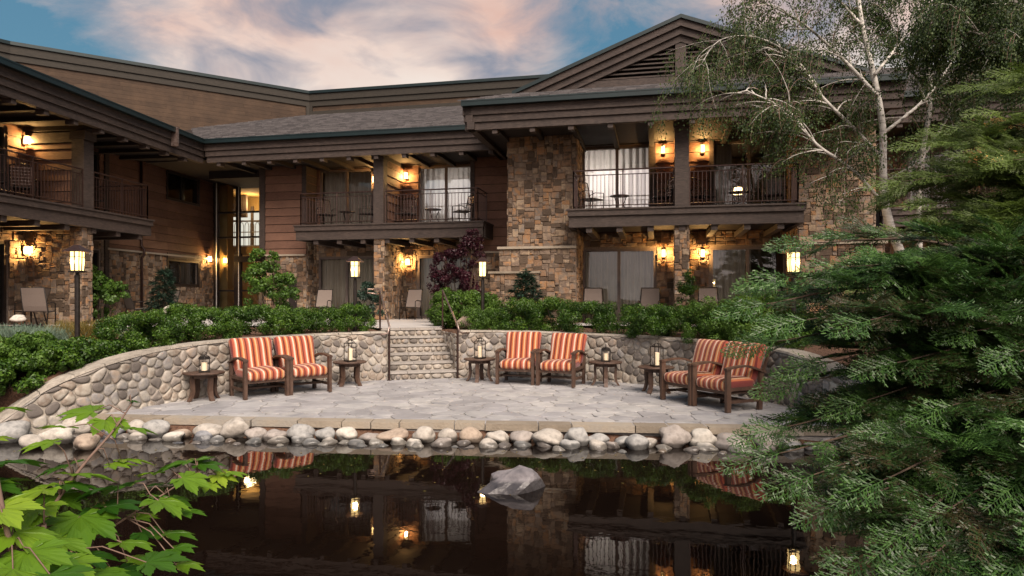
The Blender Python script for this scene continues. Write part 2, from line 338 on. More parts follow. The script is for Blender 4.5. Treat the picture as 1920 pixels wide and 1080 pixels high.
class Fr:
    def __init__(s, o, u, out): s.o = Vector((o[0], o[1], 0)); s.u = Vector((u[0], u[1], 0)).normalized(); s.w = Vector((out[0], out[1], 0)).normalized()
    def pt(s, a, b, z): return s.o + s.u * a + s.w * b + Vector((0, 0, z))
    def A(s, px, b):
        k = (px - 960) / FPX; o = s.o + s.w * b
        return (k * o.y - o.x) / (s.u.x - k * s.u.y)
    def Z(s, px, py, b):
        p = s.pt(s.A(px, b), b, 0); return CAMZ + (HY - py) * p.y / FPX
    def box(s, mb, a0, a1, b0, b1, z0, z1, rnd=None):
        mb.box8([s.pt(a, b, z) for z in (z0, z1) for a, b in ((a0, b0), (a1, b0), (a1, b1), (a0, b1))], rnd)
def spline(pts, n):
    P = [Vector(p) for p in pts]; out = []
    for i in range(len(P) - 1):
        p0, p1, p2, p3 = P[max(i - 1, 0)], P[i], P[i + 1], P[min(i + 2, len(P) - 1)]
        for j in range(n):
            t = j / n
            out.append(.5 * ((2 * p1) + (p2 - p0) * t + (2 * p0 - 5 * p1 + 4 * p2 - p3) * t * t + (3 * p1 - p0 - 3 * p2 + p3) * t ** 3))
    out.append(P[-1]); return out
# ---------------------------------------------------------------- levels and frames (metres)
ZP, ZT, ZF, ZE = .22, 1.25, 4.33, 7.19     # patio, terrace, upper floor, eave
c12, s12 = math.cos(R(12)), math.sin(R(12))
FM = Fr((-3.52, 23.7), (c12, -s12), (-s12, -c12))
FL = Fr((-10.2, 22.5), (.125, .992), (.992, -.125))
CX, CY = -.35, 9.9                          # centre of the round patio
def edgeY(x): return 9.42 - .073 * x + .004 * x * x * (1 if x < 0 else -1)
# ---------------------------------------------------------------- ground, water
def gz(x, y):
    left = np.interp(y, [8.6, 9.3, 9.5, 9.8, 10.4, 11.3, 12.3, 14.6], [-.5, .18, .38, .62, .90, 1.04, 1.10, 1.2])
    right = np.interp(y, [8.4, 9.3, 10, 10.8, 12, 14], [-.5, .15, .7, 1.0, 1.08, 1.18])
    w = np.clip((x + 4) / 3, 0, 1)
    z = left * (1 - w) + right * w
    for sh, nr in ((1, 0),):
        z = np.where(y < 3.6, np.interp(y, [1.2, 2.8, 3.6], [.55, .25, -.7]), np.where(y < 8.4, -.7, z))
    ye = 9.42 - .073 * x
    a = np.arctan2(y - CY, x - CX); r = np.hypot(x - CX, y - CY)
    rw = np.interp(a, WALL_A, WALL_R)
    inside = (r < rw + .24) & (x > -7.0) & (x < 5.3)
    patio = np.interp(ye - y, [-.05, .15, .6, 1.4], [.12, -.03, -.14, -.7])
    near = (x > -7.2) & (x < 5.6) & (y < 9.9) & (y > 8.0)
    z = np.where(near & (y < ye), patio, z)
    z = np.where(inside & (y >= ye), .12, z)
    # stairwell
    q = (x + 1.9) * -.31 + (y - 14.68) * .951; rr = (x + 1.9) * .951 + (y - 14.68) * .31
    z = np.where((np.abs(rr) < .78) & (q > -.4) & (q < 1.62), .1, z)
    z = np.where((np.abs(x) > 14) & (y < 9.5), .5, z)
    return z
WALL_L = [(-7.15, 9.12, .22), (-6.95, 9.32, .30), (-6.8, 9.5, .5), (-6.5, 9.8, .76), (-6.1, 10.4, .99), (-5.73, 11.3, 1.13), (-5.24, 12.3, 1.19),
          (-4.57, 13.3, 1.21), (-3.75, 14.05, 1.23), (-2.64, 14.52, 1.25)]
WALL_Rt = [(-1.2, 14.98, 1.25), (0.0, 14.98, 1.24), (1.1, 14.72, 1.22), (2.1, 14.2, 1.20), (3.05, 13.45, 1.18), (3.75, 12.6, 1.15), (4.25, 11.6, 1.13), (4.5, 10.6, 1.05), (4.75, 9.7, .8), (5.2, 9.1, .35)]
_al = sorted([(math.atan2(p[1] - CY, p[0] - CX), math.hypot(p[0] - CX, p[1] - CY)) for p in WALL_L[2:] + WALL_Rt[:-1]])
WALL_A = np.array([a for a, r in _al]); WALL_R = np.array([r for a, r in _al])
def axis(lo, hi, step, far):
    a = list(np.arange(lo, hi + 1e-6, step)); s = step; x = hi
    while x < far: s *= 1.35; x += s; a.append(x)
    s = step; x = lo
    while x > -far: s *= 1.35; x -= s; a.insert(0, x)
    return np.array(a)
xs, ys = axis(-9, 7, .11, 400), axis(1, 16.6, .11, 400)
GX, GY = np.meshgrid(xs, ys, indexing='ij'); GZ = gz(GX, GY) + .03 * np.sin(GX * 3.1) * np.cos(GY * 2.3) * ((GY > 10) & (GY < 30))
nx, ny = GX.shape; idx = np.arange(nx * ny).reshape(nx, ny)
me = bpy.data.meshes.new('ground')
me.from_pydata(np.stack([GX, GY, GZ], -1).reshape(-1, 3).tolist(), [],
               np.stack([idx[:-1, :-1], idx[1:, :-1], idx[1:, 1:], idx[:-1, 1:]], -1).reshape(-1, 4).tolist())
me.materials.append(Mt['mulch']); me.polygons.foreach_set('use_smooth', [True] * len(me.polygons))
tag(link(bpy.data.objects.new('ground', me)), kind='structure')
mb = MB(); mb.add([(-14.3, .5, 0), (14.3, .5, 0), (14.3, 9.8, 0), (-14.3, 9.8, 0)], [(0, 1, 2, 3)])
tag(mk('water', mb, Mt['water']), kind='structure')
# path sheets on the terrace
mb = MB()
def sheet(pts, z): mb.add([(x, y, z) for x, y in pts], [tuple(range(len(pts)))])
sheet([(-3.15, 15.95), (-1.75, 16.4), (-1.7, 17.6), (-.9, 18.6), (.5, 19.2), (.5, 23), (-14, 26), (-14, 17.4), (-11, 17.2), (-9.6, 16.6), (-8.0, 17.0), (-5.5, 17.6), (-3.9, 17.6)], 1.262)
tag(mk('path', mb, Mt['concrete']), kind='structure')
mb = MB(); sheet([(1.0, 17.9), (7.5, 16.3), (9, 21), (2, 22)], 1.254); tag(mk('terrace_paving', mb, Mt['concrete']), kind='structure')
# ---------------------------------------------------------------- voronoi stones
def clip(poly, px, py, nx_, ny_):
    out = []; n = len(poly)
    for i in range(n):
        a, b = poly[i], poly[(i + 1) % n]
        da = (a[0] - px) * nx_ + (a[1] - py) * ny_; db = (b[0] - px) * nx_ + (b[1] - py) * ny_
        if da <= 0: out.append(a)
        if (da < 0 < db) or (db < 0 < da):
            t = da / (da - db); out.append((a[0] + (b[0] - a[0]) * t, a[1] + (b[1] - a[1]) * t))
    return out
def cells(pts, bound, relax=1):
    pts = np.array(pts)
    for it in range(relax + 1):
        res = []
        for i, p in enumerate(pts):
            d = np.hypot(*(pts - p).T); nb = np.argsort(d)[1:22]; poly = list(bound(p))
            for j in nb:
                q = pts[j]; poly = clip(poly, (p[0] + q[0]) / 2, (p[1] + q[1]) / 2, q[0] - p[0], q[1] - p[1])
                if len(poly) < 3: break
            res.append(poly)
        if it < relax:
            pts = np.array([np.mean(c, 0) * .55 + p * .45 if len(c) > 2 else p for c, p in zip(res, pts)])
    return [c for c in res if len(c) > 2]
def shrink(poly, d):
    n = len(poly); cx = sum(p[0] for p in poly) / n; cy = sum(p[1] for p in poly) / n
    o = []
    for x, y in poly:
        l = math.hypot(x - cx, y - cy) + 1e-9; k = max(.3, 1 - d / l); o.append((cx + (x - cx) * k, cy + (y - cy) * k))
    return o, (cx, cy)
def chaikin(poly, n):
    for _ in range(n):
        poly = [q for i in range(len(poly)) for a, b in ((poly[i], poly[(i + 1) % len(poly)]),)
                for q in ((a[0] * .75 + b[0] * .25, a[1] * .75 + b[1] * .25), (a[0] * .25 + b[0] * .75, a[1] * .25 + b[1] * .75))]
    return poly
def dome(mb, poly, fn, gap, h, rings=((1, -.3), (.98, .3), (.90, .72), (.68, .95), (.35, 1.02)), ch=2):
    poly, c = shrink(poly, gap); poly = chaikin(poly, ch); n = len(poly)
    if n < 3: return
    vs = [fn(c[0] + (x - c[0]) * k, c[1] + (y - c[1]) * k, h * z) for k, z in rings for x, y in poly] + [fn(c[0], c[1], h * rings[-1][1])]
    fs = [(r * n + i, r * n + (i + 1) % n, (r + 1) * n + (i + 1) % n, (r + 1) * n + i) for r in range(len(rings) - 1) for i in range(n)]
    fs += [((len(rings) - 1) * n + i, (len(rings) - 1) * n + (i + 1) % n, len(rings) * n) for i in range(n)]
    mb.add(vs, fs)
def seeds(w, h, dx, dy, j=.42):
    o = []; r = 0; y = dy / 2
    while y < h:
        x = -dx * random.random()
        while x < w + dx:
            o.append((x + random.uniform(-j, j) * dx, y + random.uniform(-j, j) * dy * .8)); x += dx * random.choice((.6, .8, 1, 1.25, 1.5))
        y += dy; r += 1
    return o
# ---------------------------------------------------------------- round patio
root = thing('patio', (CX, 11.5, .12), 'pale irregular flagstone patio between the curved cobble wall and the pond', 'patio')
ang = np.linspace(math.atan2(9.5 - CY, -6.72 - CX) % (2 * math.pi), math.atan2(9.4 - CY, 4.7 - CX), 60)
rim = [(CX + (np.interp(a if a <= math.pi else a - 2 * math.pi, WALL_A, WALL_R) if a <= math.pi else 6.4) * math.cos(a), CY + (np.interp(a, WALL_A, WALL_R) if a <= math.pi else 6.4) * math.sin(a)) for a in ang]
front = [(x, edgeY(x)) for x in np.linspace(4.7, -6.7, 50)]
def inpatio(x, y):
    a = math.atan2(y - CY, x - CX)
    return y > edgeY(x) and -6.95 < x < 4.9 and (math.hypot(x - CX, y - CY) < np.interp(a, WALL_A, WALL_R) + .12)
mb = MB()
for fx in np.arange(-6.9, 4.9, .25):     # mortar bed in strips that follow the front edge
    yt = [9.4]
    for yy in np.arange(9, 15.4, .05):
        if inpatio(fx + .125, yy): yt.append(yy)
    y0a, y0b = edgeY(fx) + .02, edgeY(fx + .25) + .02
    if max(yt) > y0a: mb.box8([(fx, y0a, .05), (fx + .25, y0b, .05), (fx + .25, max(yt) + .05, .05), (fx, max(yt) + .05, .05),
                               (fx, y0a, ZP - .012), (fx + .25, y0b, ZP - .012), (fx + .25, max(yt) + .05, ZP - .012), (fx, max(yt) + .05, ZP - .012)])
mk('mortar_bed', mb, Mt['joint'], root, root.location)
mb = MB(); pts = [(x - 7.2, y + 8.9) for x, y in seeds(12.6, 6.4, .50, .30, .5)]
for c in cells(pts, lambda p: [(p[0] - .8, p[1] - .6), (p[0] + .8, p[1] - .6), (p[0] + .8, p[1] + .6), (p[0] - .8, p[1] + .6)], 1):
    m = np.mean(c, 0)
    if not inpatio(m[0], m[1] - .1): continue
    c = [(x, max(y, edgeY(x) + .01)) for x, y in c]
    if not any(inpatio(x, y + .02) for x, y in c): continue
    tz = random.uniform(-.004, .004)
    dome(mb, c, lambda x, y, h, tz=tz: (x, y, ZP - .006 + h + tz), .009, .008, ((1, -1), (1, .6), (.97, 1), (.5, 1)), 1)
mk('flagstones', mb, Mt['flag'], root, root.location)
mb = MB(); x = -6.9
while x < 4.9:                       # tan rim stones along the water
    w = random.uniform(.35, .9); x1 = min(x + w, 4.95); o = random.uniform(.01, .07)
    mb.box8([(x + .008, edgeY(x) - o, ZP - .085), (x1 - .008, edgeY(x1) - o, ZP - .085), (x1 - .008, edgeY(x1) + .3, ZP - .085), (x + .008, edgeY(x) + .3, ZP - .085),
             (x + .008, edgeY(x) - o, ZP + .006), (x1 - .008, edgeY(x1) - o, ZP + .006), (x1 - .008, edgeY(x1) + .22, ZP + .006), (x + .008, edgeY(x) + .22, ZP + .006)])
    x = x1
mk('rim_stones', mb, Mt['edge'], root, root.location)
# ---------------------------------------------------------------- curved cobble walls
def cobble_panel(mb, L, ptf, topf, z0=.12, dx=.19, dy=.138, h=.028, gap=.008):
    sd = [p for p in seeds(L, 1.3, dx, dy) if -.1 < p[0] < L + .1 and p[1] < topf(min(max(p[0], 0), L)) - z0 - .03]
    if len(sd) < 3: return
    for c in cells(sd, lambda p: [(max(p[0] - .4, 0), max(p[1] - .3, 0)), (min(p[0] + .4, L), max(p[1] - .3, 0)), (min(p[0] + .4, L), p[1] + .3), (max(p[0] - .4, 0), p[1] + .3)], 1):
        c = [(x, min(y, topf(min(max(x, 0), L)) - z0 - .035)) for x, y in c]
        ar = abs(sum(c[i][0] * c[(i + 1) % len(c)][1] - c[(i + 1) % len(c)][0] * c[i][1] for i in range(len(c)))) / 2
        if ar < .004: continue
        dome(mb, c, lambda x, y, hh: ptf(x, z0 + y, hh), gap, h * random.uniform(.8, 1.3) * min(1.4, (ar / .03) ** .4))
def cobble_wall(pts, label, extra=None):
    P = spline(pts, 8); S = [0]
    for i in range(1, len(P)): S.append(S[-1] + math.hypot(P[i].x - P[i - 1].x, P[i].y - P[i - 1].y))
    X, Y, Z = [[p[k] for p in P] for k in range(3)]; L = S[-1]
    def pn(s):
        x, y = np.interp(s, S, X), np.interp(s, S, Y); e = .06
        tx, ty = np.interp(s + e, S, X) - np.interp(s - e, S, X), np.interp(s + e, S, Y) - np.interp(s - e, S, Y)
        l = math.hypot(tx, ty) + 1e-9; return x, y, ty / l, -tx / l        # normal towards the patio
    ptf = lambda s, z, o: (lambda q: (q[0] + q[2] * o, q[1] + q[3] * o, z))(pn(s))
    org = (P[len(P) // 2].x, P[len(P) // 2].y, .12)
    r = thing('retaining_wall', org, label, 'retaining wall', 'curved cobble walls round the patio')
    mb = MB(); n = int(L / .15)
    for i in range(n):
        a, b = L * i / n, L * (i + 1) / n
        za, zb = np.interp(a, S, Z), np.interp(b, S, Z)
        mb.box8([ptf(a, -.1, -.36), ptf(b, -.1, -.36), ptf(b, -.1, 0), ptf(a, -.1, 0), ptf(a, za - .03, -.36), ptf(b, zb - .03, -.36), ptf(b, zb - .03, 0), ptf(a, za - .03, 0)])
    mk('mortar_core', mb, Mt['cobmortar'], r, org)
    mb = MB(); cobble_panel(mb, L, ptf, lambda s: np.interp(s, S, Z))
    if extra: extra(mb)
    mk('wall_stones', mb, Mt['cobble'], r, org, smooth=True)
    mb = MB(); s = 0
    while s < L - .05:
        w = random.uniform(.22, .5); e = min(L, s + w); o = random.uniform(.01, .035)
        k = 3; q = []
        for t in range(k + 1):
            u = s + .006 + (e - s - .012) * t / k; z = np.interp(u, S, Z); dz = random.uniform(-.004, .004)
            q += [ptf(u, z - .03, o), ptf(u, z + .002 + dz, o - .012), ptf(u, z + .008 + dz, -.2), ptf(u, z - .002, -.38)]
        mb.add(q, [(t * 4 + j, t * 4 + j + 1, t * 4 + 5 + j, t * 4 + 4 + j) for t in range(k) for j in range(3)] + [(0, 1, 2, 3), (k * 4, k * 4 + 1, k * 4 + 2, k * 4 + 3)])
        s = e
    mk('coping', mb, Mt['cobmortar'], r, org)
    return r
FS = Fr((-1.9, 14.68), (.951, .31), (.31, -.951))     # stair frame: a right, b towards the patio
HW = .72
def cheek(side):
    def f(mb):
        L = 1.55; ptf = lambda s, z, o: FS.pt(side * (HW - .0) - side * o * .6, -s, z)
        cobble_panel(mb, L, ptf, lambda s: 1.22, dx=.17, dy=.14, h=.03)
    return f
cobble_wall(WALL_L, 'curved river cobble wall left of the steps, dipping to the pond on its far left', cheek(-1))
cobble_wall(WALL_Rt, 'curved river cobble wall right of the steps, running behind the middle and right armchairs', cheek(1))
# ---------------------------------------------------------------- steps and handrails
root = thing('garden_steps', FS.pt(0, 0, .12), 'short flight of cobble steps rising from patio to terrace', 'steps')
mc, mt_ = MB(), MB(); rise = (ZT - ZP) / 6
for k in range(6):
    z0, z1, b = ZP + rise * k, ZP + rise * (k + 1), -k * .3
    FS.box(mc, -HW, HW, b - .33 if k < 5 else b - .5, b - .01, .08, z1 - .04)
    mr = MB(); x = -HW + .01
    while x < HW - .06:
        w = random.uniform(.10, .25); e = min(HW - .01, x + w); cx_, cz = (x + e) / 2, (z0 + z1 - .04) / 2
        pl = [(cx_ + (e - x) / 2 * math.cos(t) * (1 + .1 * math.sin(3 * t + k)), cz + (z1 - z0 - .045) / 2 * math.sin(t)) for t in np.linspace(0, 2 * math.pi, 9)[:-1]]
        dome(mr, pl, lambda X_, Z_, h, b=b: FS.pt(X_, b + h - .01, Z_), .004, .04, ch=1); x = e
    mk('riser', mr, Mt['cobble'], root, root.location, smooth=True); mt_ = MB()
    x = -HW
    while x < HW - .01:
        e = min(HW, x + random.uniform(.3, .6)); e = HW if HW - e < .15 else e
        FS.box(mt_, x + .004, e - .004, b - .32, b + random.uniform(.025, .045), z1 - .04, z1 + (0.008 if k == 5 else 0)); x = e
    mk('tread', mt_, Mt['tread'], root, root.location)
mk('step_core', mc, Mt['cobmortar'], root, root.location);
for a, lb in ((-HW - .02, 'bronze handrail on the left of the cobble steps, with looped top end'), (HW + .02, 'bronze handrail on the right of the cobble steps')):
    r = thing('handrail', FS.pt(a, .05, ZP), lb, 'handrail', 'handrails beside the steps')
    for (b, z0, z1) in ((.05, ZP, 1.33), (-1.5, ZT, 2.13)):
        mb = MB(); mb.tube([FS.pt(a, b, z0), FS.pt(a, b, z1)], .021, 8); mb.lathe(FS.pt(a, b, z0), [(.05, 0), (.05, .012)], 12); mk('post', mb, Mt['rail'], r, r.location)
    mb = MB(); s_ = 1 if a > 0 else -1
    path = [FS.pt(a + s_ * .26, .06, 1.20), FS.pt(a + s_ * .10, .07, 1.20), FS.pt(a + s_ * .03, .08, 1.23), FS.pt(a, .06, 1.36), FS.pt(a, -1.5, 2.15)]
    path += [FS.pt(a - .03, -1.6, 2.17), FS.pt(a - .26, -1.62, 2.17), FS.pt(a - .28, -1.62, 2.08), FS.pt(a - .02, -1.6, 2.06)] if a < 0 else [FS.pt(a, -1.56, 2.15)]
    mb.tube(path, .020, 8); mk('rail', mb, Mt['steel'], r, r.location, smooth=True)
# ---------------------------------------------------------------- boulders
def rock(name, w, h, dp, m, loc, label, cat, group, seed, rz=None, flat=.0, rough=.10):
    rs = random.Random(seed); import bmesh
    bm = bmesh.new(); bmesh.ops.create_icosphere(bm, subdivisions=3, radius=1)
    ks = [(Vector((rs.uniform(-1, 1), rs.uniform(-1, 1), rs.uniform(-1, 1))).normalized(), rs.uniform(-rough, rough), rs.uniform(1.2, 3)) for _ in range(9)]
    pls = [(Vector((rs.uniform(-1, 1), rs.uniform(-1, 1), rs.uniform(-.6, 1))).normalized(), rs.uniform(.80, .97)) for _ in range(4 + int(flat * 12))]
    for v in bm.verts:
        p = v.co.copy(); f = 1
        for d, a, q in ks: f += a * math.sin(q * p.dot(d) * 2)
        p *= f
        for d, c in pls:
            e = p.dot(d) - (c - flat * .25)
            if e > 0: p -= d * e * (.75 if flat else .5)
        v.co = Vector((p.x * w / 2, p.y * dp / 2, p.z * h / 2))
    for f in bm.faces: f.smooth = flat < .3
    me = bpy.data.meshes.new(name); bm.to_mesh(me); bm.free(); me.materials.append(m)
    o = bpy.data.objects.new(name, me); o.location = loc; o.rotation_euler = (rs.uniform(-.2, .2), rs.uniform(-.2, .2), rs.uniform(0, 6.3) if rz is None else rz)
    link(o); return tag(o, label, cat, group)
ORD = 'first second third fourth fifth sixth seventh eighth ninth tenth eleventh twelfth thirteenth fourteenth fifteenth sixteenth seventeenth eighteenth nineteenth'.split()
TENS = {20: 'twenty', 30: 'thirty', 40: 'forty', 50: 'fifty'}
def ordw(i):
    if i < 19: return ORD[i]
    n = i + 1; t = n // 10 * 10
    return (TENS[t][:-1] + 'ieth') if n == t else TENS[t] + '-' + ORD[n % 10 - 1]
rb = random.Random(5)
for row, (off, smin, smax, zc) in enumerate(((.19, .24, .40, .44), (.39, .16, .32, .26), (.55, .09, .2, .10))):
    x = -7.35; i = 0
    while x < 5.6:
        w = rb.uniform(smin, smax); h = w * rb.uniform(.62, .85); x += w / 2
        y = (edgeY(max(min(x, 5), -6.8)) if x > -6.8 else 9.75) - off - rb.uniform(-.06, .07)
        t = rb.choice((0, 0, 1, 1, 2, 3, 4, 5, 5)); w *= rb.uniform(.85, 1.15); h = w * rb.uniform(.48, .85)
        z = h * zc - (.03, .04, .03)[row]
        rock('boulder', w, h, w * rb.uniform(.75, .95), Mt['b'][t], (x, y, z), f"{B_WORDS[t]} boulder, {ordw(i)} from left in {('back row along the patio', 'middle row at the waterline', 'half-sunken outer row')[row]}",
             'boulder', 'river boulders between patio and pond', 100 * row + i, rz=rb.uniform(-.3, .3))
        x += w / 2 + (rb.uniform(-.03, .04), rb.uniform(-.03, .16), rb.uniform(.05, .75))[row]; i += 1
for i, (px, py, d, w) in enumerate(((20, 812, 9.35, .45), (60, 840, 8.9, .3), (110, 818, 9.2, .42), (165, 838, 8.9, .34), (1640, 800, 9.0, .5), (1660, 828, 8.7, .48), (1590, 832, 8.8, .4), (1725, 830, 8.9, .42), (1700, 795, 9.2, .4), (1790, 820, 9.0, .5))):
    p = W(px, py, d); t = (0, 1, 4, 2, 4, 0, 1, 4, 3, 1)[i]
    rock('boulder', w, w * .7, w * .8, Mt['b'][t], (p.x, p.y, max(.08, p.z)), f"{B_WORDS[t]} boulder, {ordw(i if i < 4 else i - 4)} loose one at the pond's {'left end' if i < 4 else 'right end'}", 'boulder', 'loose boulders at the ends of the pond edge', 900 + i)
p = W(965, 905, 7.05)
rock('pond_boulder', .82, .54, .56, Mt['pondrock'], (p.x, p.y, .02), 'large angular purple-grey rock standing alone in the pond', 'rock', None, 77, rz=.25, flat=.9, rough=.22)
p = W(874, 592, 16.2)
rock('garden_boulder', .56, .36, .42, Mt['b'][2], (p.x, p.y, 1.38), 'tan boulder in the planting bed right of the steps', 'rock', None, 78, rz=.1, flat=.2)
for i, (px, py, d, w, l) in enumerate(((36, 598, 15.2, .3, 'small pale rock in the bed at far left of the terrace'), (325, 584, 17.5, .5, 'pale rock behind the left hedge shrub beside the dark conifer'), (1225, 632, 14.6, .2, 'small white stone on the coping below the right hedge'))):
    p = W(px, py, d); rock('garden_boulder', w, w * .6, w * .7, Mt['b'][1 if i else 4], (p.x, p.y, p.z), l, 'rock', None, 80 + i)
# ================================================================ LODGE
LODGE = thing('lodge_building', (-2, 21, ZT), 'two-storey timber and stone lodge with balconies round the courtyard', 'building')
LO = LODGE.location.copy()
def part(name, mb, m, parent=None, smooth=False): return mk(name, mb, m, parent or LODGE, LO, smooth)
def pieces(a0, a1, z0, z1, holes):
    xs_ = sorted({a0, a1, *[min(max(h[i], a0), a1) for h in holes for i in (0, 1)]}); out = []
    for x0, x1 in zip(xs_, xs_[1:]):
        if x1 - x0 < .01: continue
        cut = sorted([(max(h[2], z0), min(h[3], z1)) for h in holes if h[0] < (x0 + x1) / 2 < h[1]]); z = z0
        for c0, c1 in cut:
            if c0 > z: out.append((x0, x1, z, c0))
            z = max(z, c1)
        if z1 > z: out.append((x0, x1, z, z1))
    return out
def siding(mb, F, a0, a1, z0, z1, b, holes=(), bh=.285, lap=.042, gp=.012):
    for (x0, x1, y0, y1) in pieces(a0, a1, z0, z1, holes):
        k = math.floor(y0 / bh)
        while k * bh < y1:
            c0, c1 = max(y0, k * bh), min(y1, (k + 1) * bh)
            if c1 - c0 > .01:
                x = x0
                while x < x1 - .001:
                    e = min(x1, x + random.uniform(1.6, 4.2)); e = x1 if x1 - e < .4 else e
                    g = .002 if e < x1 or x > x0 else 0
                    mb.box8([F.pt(x + g, b - .02, c0), F.pt(e - g, b - .02, c0), F.pt(e - g, b + lap, c0), F.pt(x + g, b + lap, c0),
                             F.pt(x + g, b - .02, c1 - gp), F.pt(e - g, b - .02, c1 - gp), F.pt(e - g, b + .014, c1 - gp), F.pt(x + g, b + .014, c1 - gp)])
                    x = e
            k += 1
def masonry(mb, F, a0, a1, z0, z1, b, holes=(), cell=.06):
    W_, H_ = a1 - a0, z1 - z0; nx_, nz_ = max(1, round(W_ / cell)), max(1, round(H_ / cell)); cw, ch = W_ / nx_, H_ / nz_
    occ = [[any(h[0] - .03 < a0 + (i + .5) * cw < h[1] + .03 and h[2] - .03 < z0 + (j + .5) * ch < h[3] + .03 for h in holes) for j in range(nz_)] for i in range(nx_)]
    for j in range(nz_):
        for i in range(nx_):
            if occ[i][j]: continue
            w, h = random.choice(((2, 1), (3, 2), (4, 2), (3, 3), (5, 3), (2, 2), (4, 3), (6, 3), (3, 1), (4, 4), (5, 2)))
            ww = 0
            while ww < w and i + ww < nx_ and not occ[i + ww][j]: ww += 1
            hh = min(h, nz_ - j)
            for dj in range(1, hh):
                if any(occ[i + k][j + dj] for k in range(ww)): hh = dj; break
            for di in range(ww):
                for dj in range(hh): occ[i + di][j + dj] = True
            x0, x1, y0, y1 = a0 + i * cw, a0 + (i + ww) * cw, z0 + j * ch, z0 + (j + hh) * ch
            o = random.uniform(.015, .05); g = .004; J = lambda: random.uniform(-.011, .011); q = .014
            base = [(x0 + g, y0 + g), (x1 - g, y0 + g), (x1 - g, y1 - g), (x0 + g, y1 - g)]
            base = [(x + J(), y + J()) for x, y in base]; cx_, cy_ = (x0 + x1) / 2, (y0 + y1) / 2
            top = [(x + math.copysign(q, cx_ - x), y + math.copysign(q, cy_ - y)) for x, y in base]
            vs = [F.pt(x, b, y) for x, y in base] + [F.pt(x, b + o * .75, y) for x, y in base] + [F.pt(x, b + o + random.uniform(-.008, .008), y) for x, y in top]
            mb.add(vs, [(k, (k + 1) % 4, 4 + (k + 1) % 4, 4 + k) for k in range(4)] + [(4 + k, 4 + (k + 1) % 4, 8 + (k + 1) % 4, 8 + k) for k in range(4)] + [(8, 9, 10, 11)])
def backing(mb, F, a0, a1, z0, z1, b, holes=(), th=.22):
    for (x0, x1, y0, y1) in pieces(a0, a1, z0, z1, holes): F.box(mb, x0, x1, b - th, b, y0, y1)
SID, STN = MB(), MB()              # current wing's siding and stone
def wall(F, a0, a1, z0, z1, b, kind, holes=()):
    if kind == 'siding': SID.mi = 1; backing(SID, F, a0, a1, z0, z1, b, holes); SID.mi = 0; siding(SID, F, a0, a1, z0, z1, b, holes)
    else: STN.mi = 1; backing(STN, F, a0, a1, z0, z1, b, holes); STN.mi = 0; masonry(STN, F, a0, a1, z0, z1, b, holes)
def flush_walls():
    global SID, STN
    if SID.v: part('siding_wall', SID, [Mt['siding'], Mt['soffit']])
    if STN.v: part('stone_wall', STN, [Mt['stone'], Mt['mortar']])
    SID, STN = MB(), MB()
def curtain(mb, F, a0, a1, b, z0, z1, amp=.035, per=.13):
    n = max(8, int((a1 - a0) / per * 8)); vs = []
    ph = random.uniform(0, 6)
    for i in range(n + 1):
        a = a0 + (a1 - a0) * i / n; w = amp * math.sin(a / per * 2 * math.pi + ph + .8 * math.sin(a * 3)) ; vs += [F.pt(a, b + w, z0), F.pt(a, b + w * .8, z1)]
    mb.add(vs, [(2 * i, 2 * i + 2, 2 * i + 3, 2 * i + 1) for i in range(n)])
def slider(F, a0, a1, b, z0, z1, mode='closed', glass='glass', cm='curtain', fm='frame', room=True, split=.5):
    """sliding glass door: frame with two leaves, panes, curtain and the room behind"""
    mb = MB(); t = .07; am = a0 + (a1 - a0) * split
    for x0, x1, y0, y1 in ((a0, a0 + t, z0, z1), (a1 - t, a1, z0, z1), (a0 + t, a1 - t, z1 - t, z1), (a0 + t, a1 - t, z0, z0 + .09)): F.box(mb, x0, x1, b - .10, b + .03, y0, y1)
    F.box(mb, am - .045, am + .045, b - .06, b + .01, z0 + .09, z1 - t); F.box(mb, am + .02, am + .035, b + .01, b + .045, (z0 + z1) / 2 - .25, (z0 + z1) / 2 + .1)
    fr = part('sliding_door', mb, Mt[fm])
    for x0, x1 in ((a0 + t, am - .045), (am + .045, a1 - t)):
        mb = MB(); mb.add([F.pt(x0, b - .03, z0 + .09), F.pt(x1, b - .03, z0 + .09), F.pt(x1, b - .03, z1 - t), F.pt(x0, b - .03, z1 - t)], [(0, 1, 2, 3)])
        part('pane', mb, Mt[glass], fr)
    sp_ = {'closed': [(a0 + .03, a1 - .03)], 'open': [(a0 + .05, a0 + (a1 - a0) * .28), (a1 - (a1 - a0) * .28, a1 - .05)], 'left': [(a0 + .05, a0 + (a1 - a0) * .55)],
           'right': [(a0 + (a1 - a0) * .6, a1 - .05)], 'none': []}[mode]
    for x0, x1 in sp_:
        mb = MB(); curtain(mb, F, x0, x1, b - .18, z0 + .03, z1 - .02, .07, .19); part('curtain', mb, Mt[cm], fr, True)
    if room:
        mb = MB(); r0, r1, bb = a0 - .1, a1 + .1, b - 3.2
        P = [F.pt(a, q, z) for z in (z0 - .02, z1 + .15) for a, q in ((r0, bb), (r1, bb), (r1, b - .12), (r0, b - .12))]
        mb.add(P, [(0, 1, 2, 3), (4, 5, 6, 7), (0, 1, 5, 4), (1, 2, 6, 5), (0, 3, 7, 4)]); part('room', mb, Mt['room'], fr)
    return fr
def backlight_sheer(F, fr, a, b, z, power):  # added unseen fill light that whitens the sheer curtain from behind
    l = bpy.data.lights.new('sheer_fill_light', 'POINT'); l.energy = power; l.color = (1, .86, .74); l.shadow_soft_size = .2
    o = bpy.data.objects.new('sheer_fill_light', l); o.location = F.pt(a, b, z) - LO; link(o, fr)
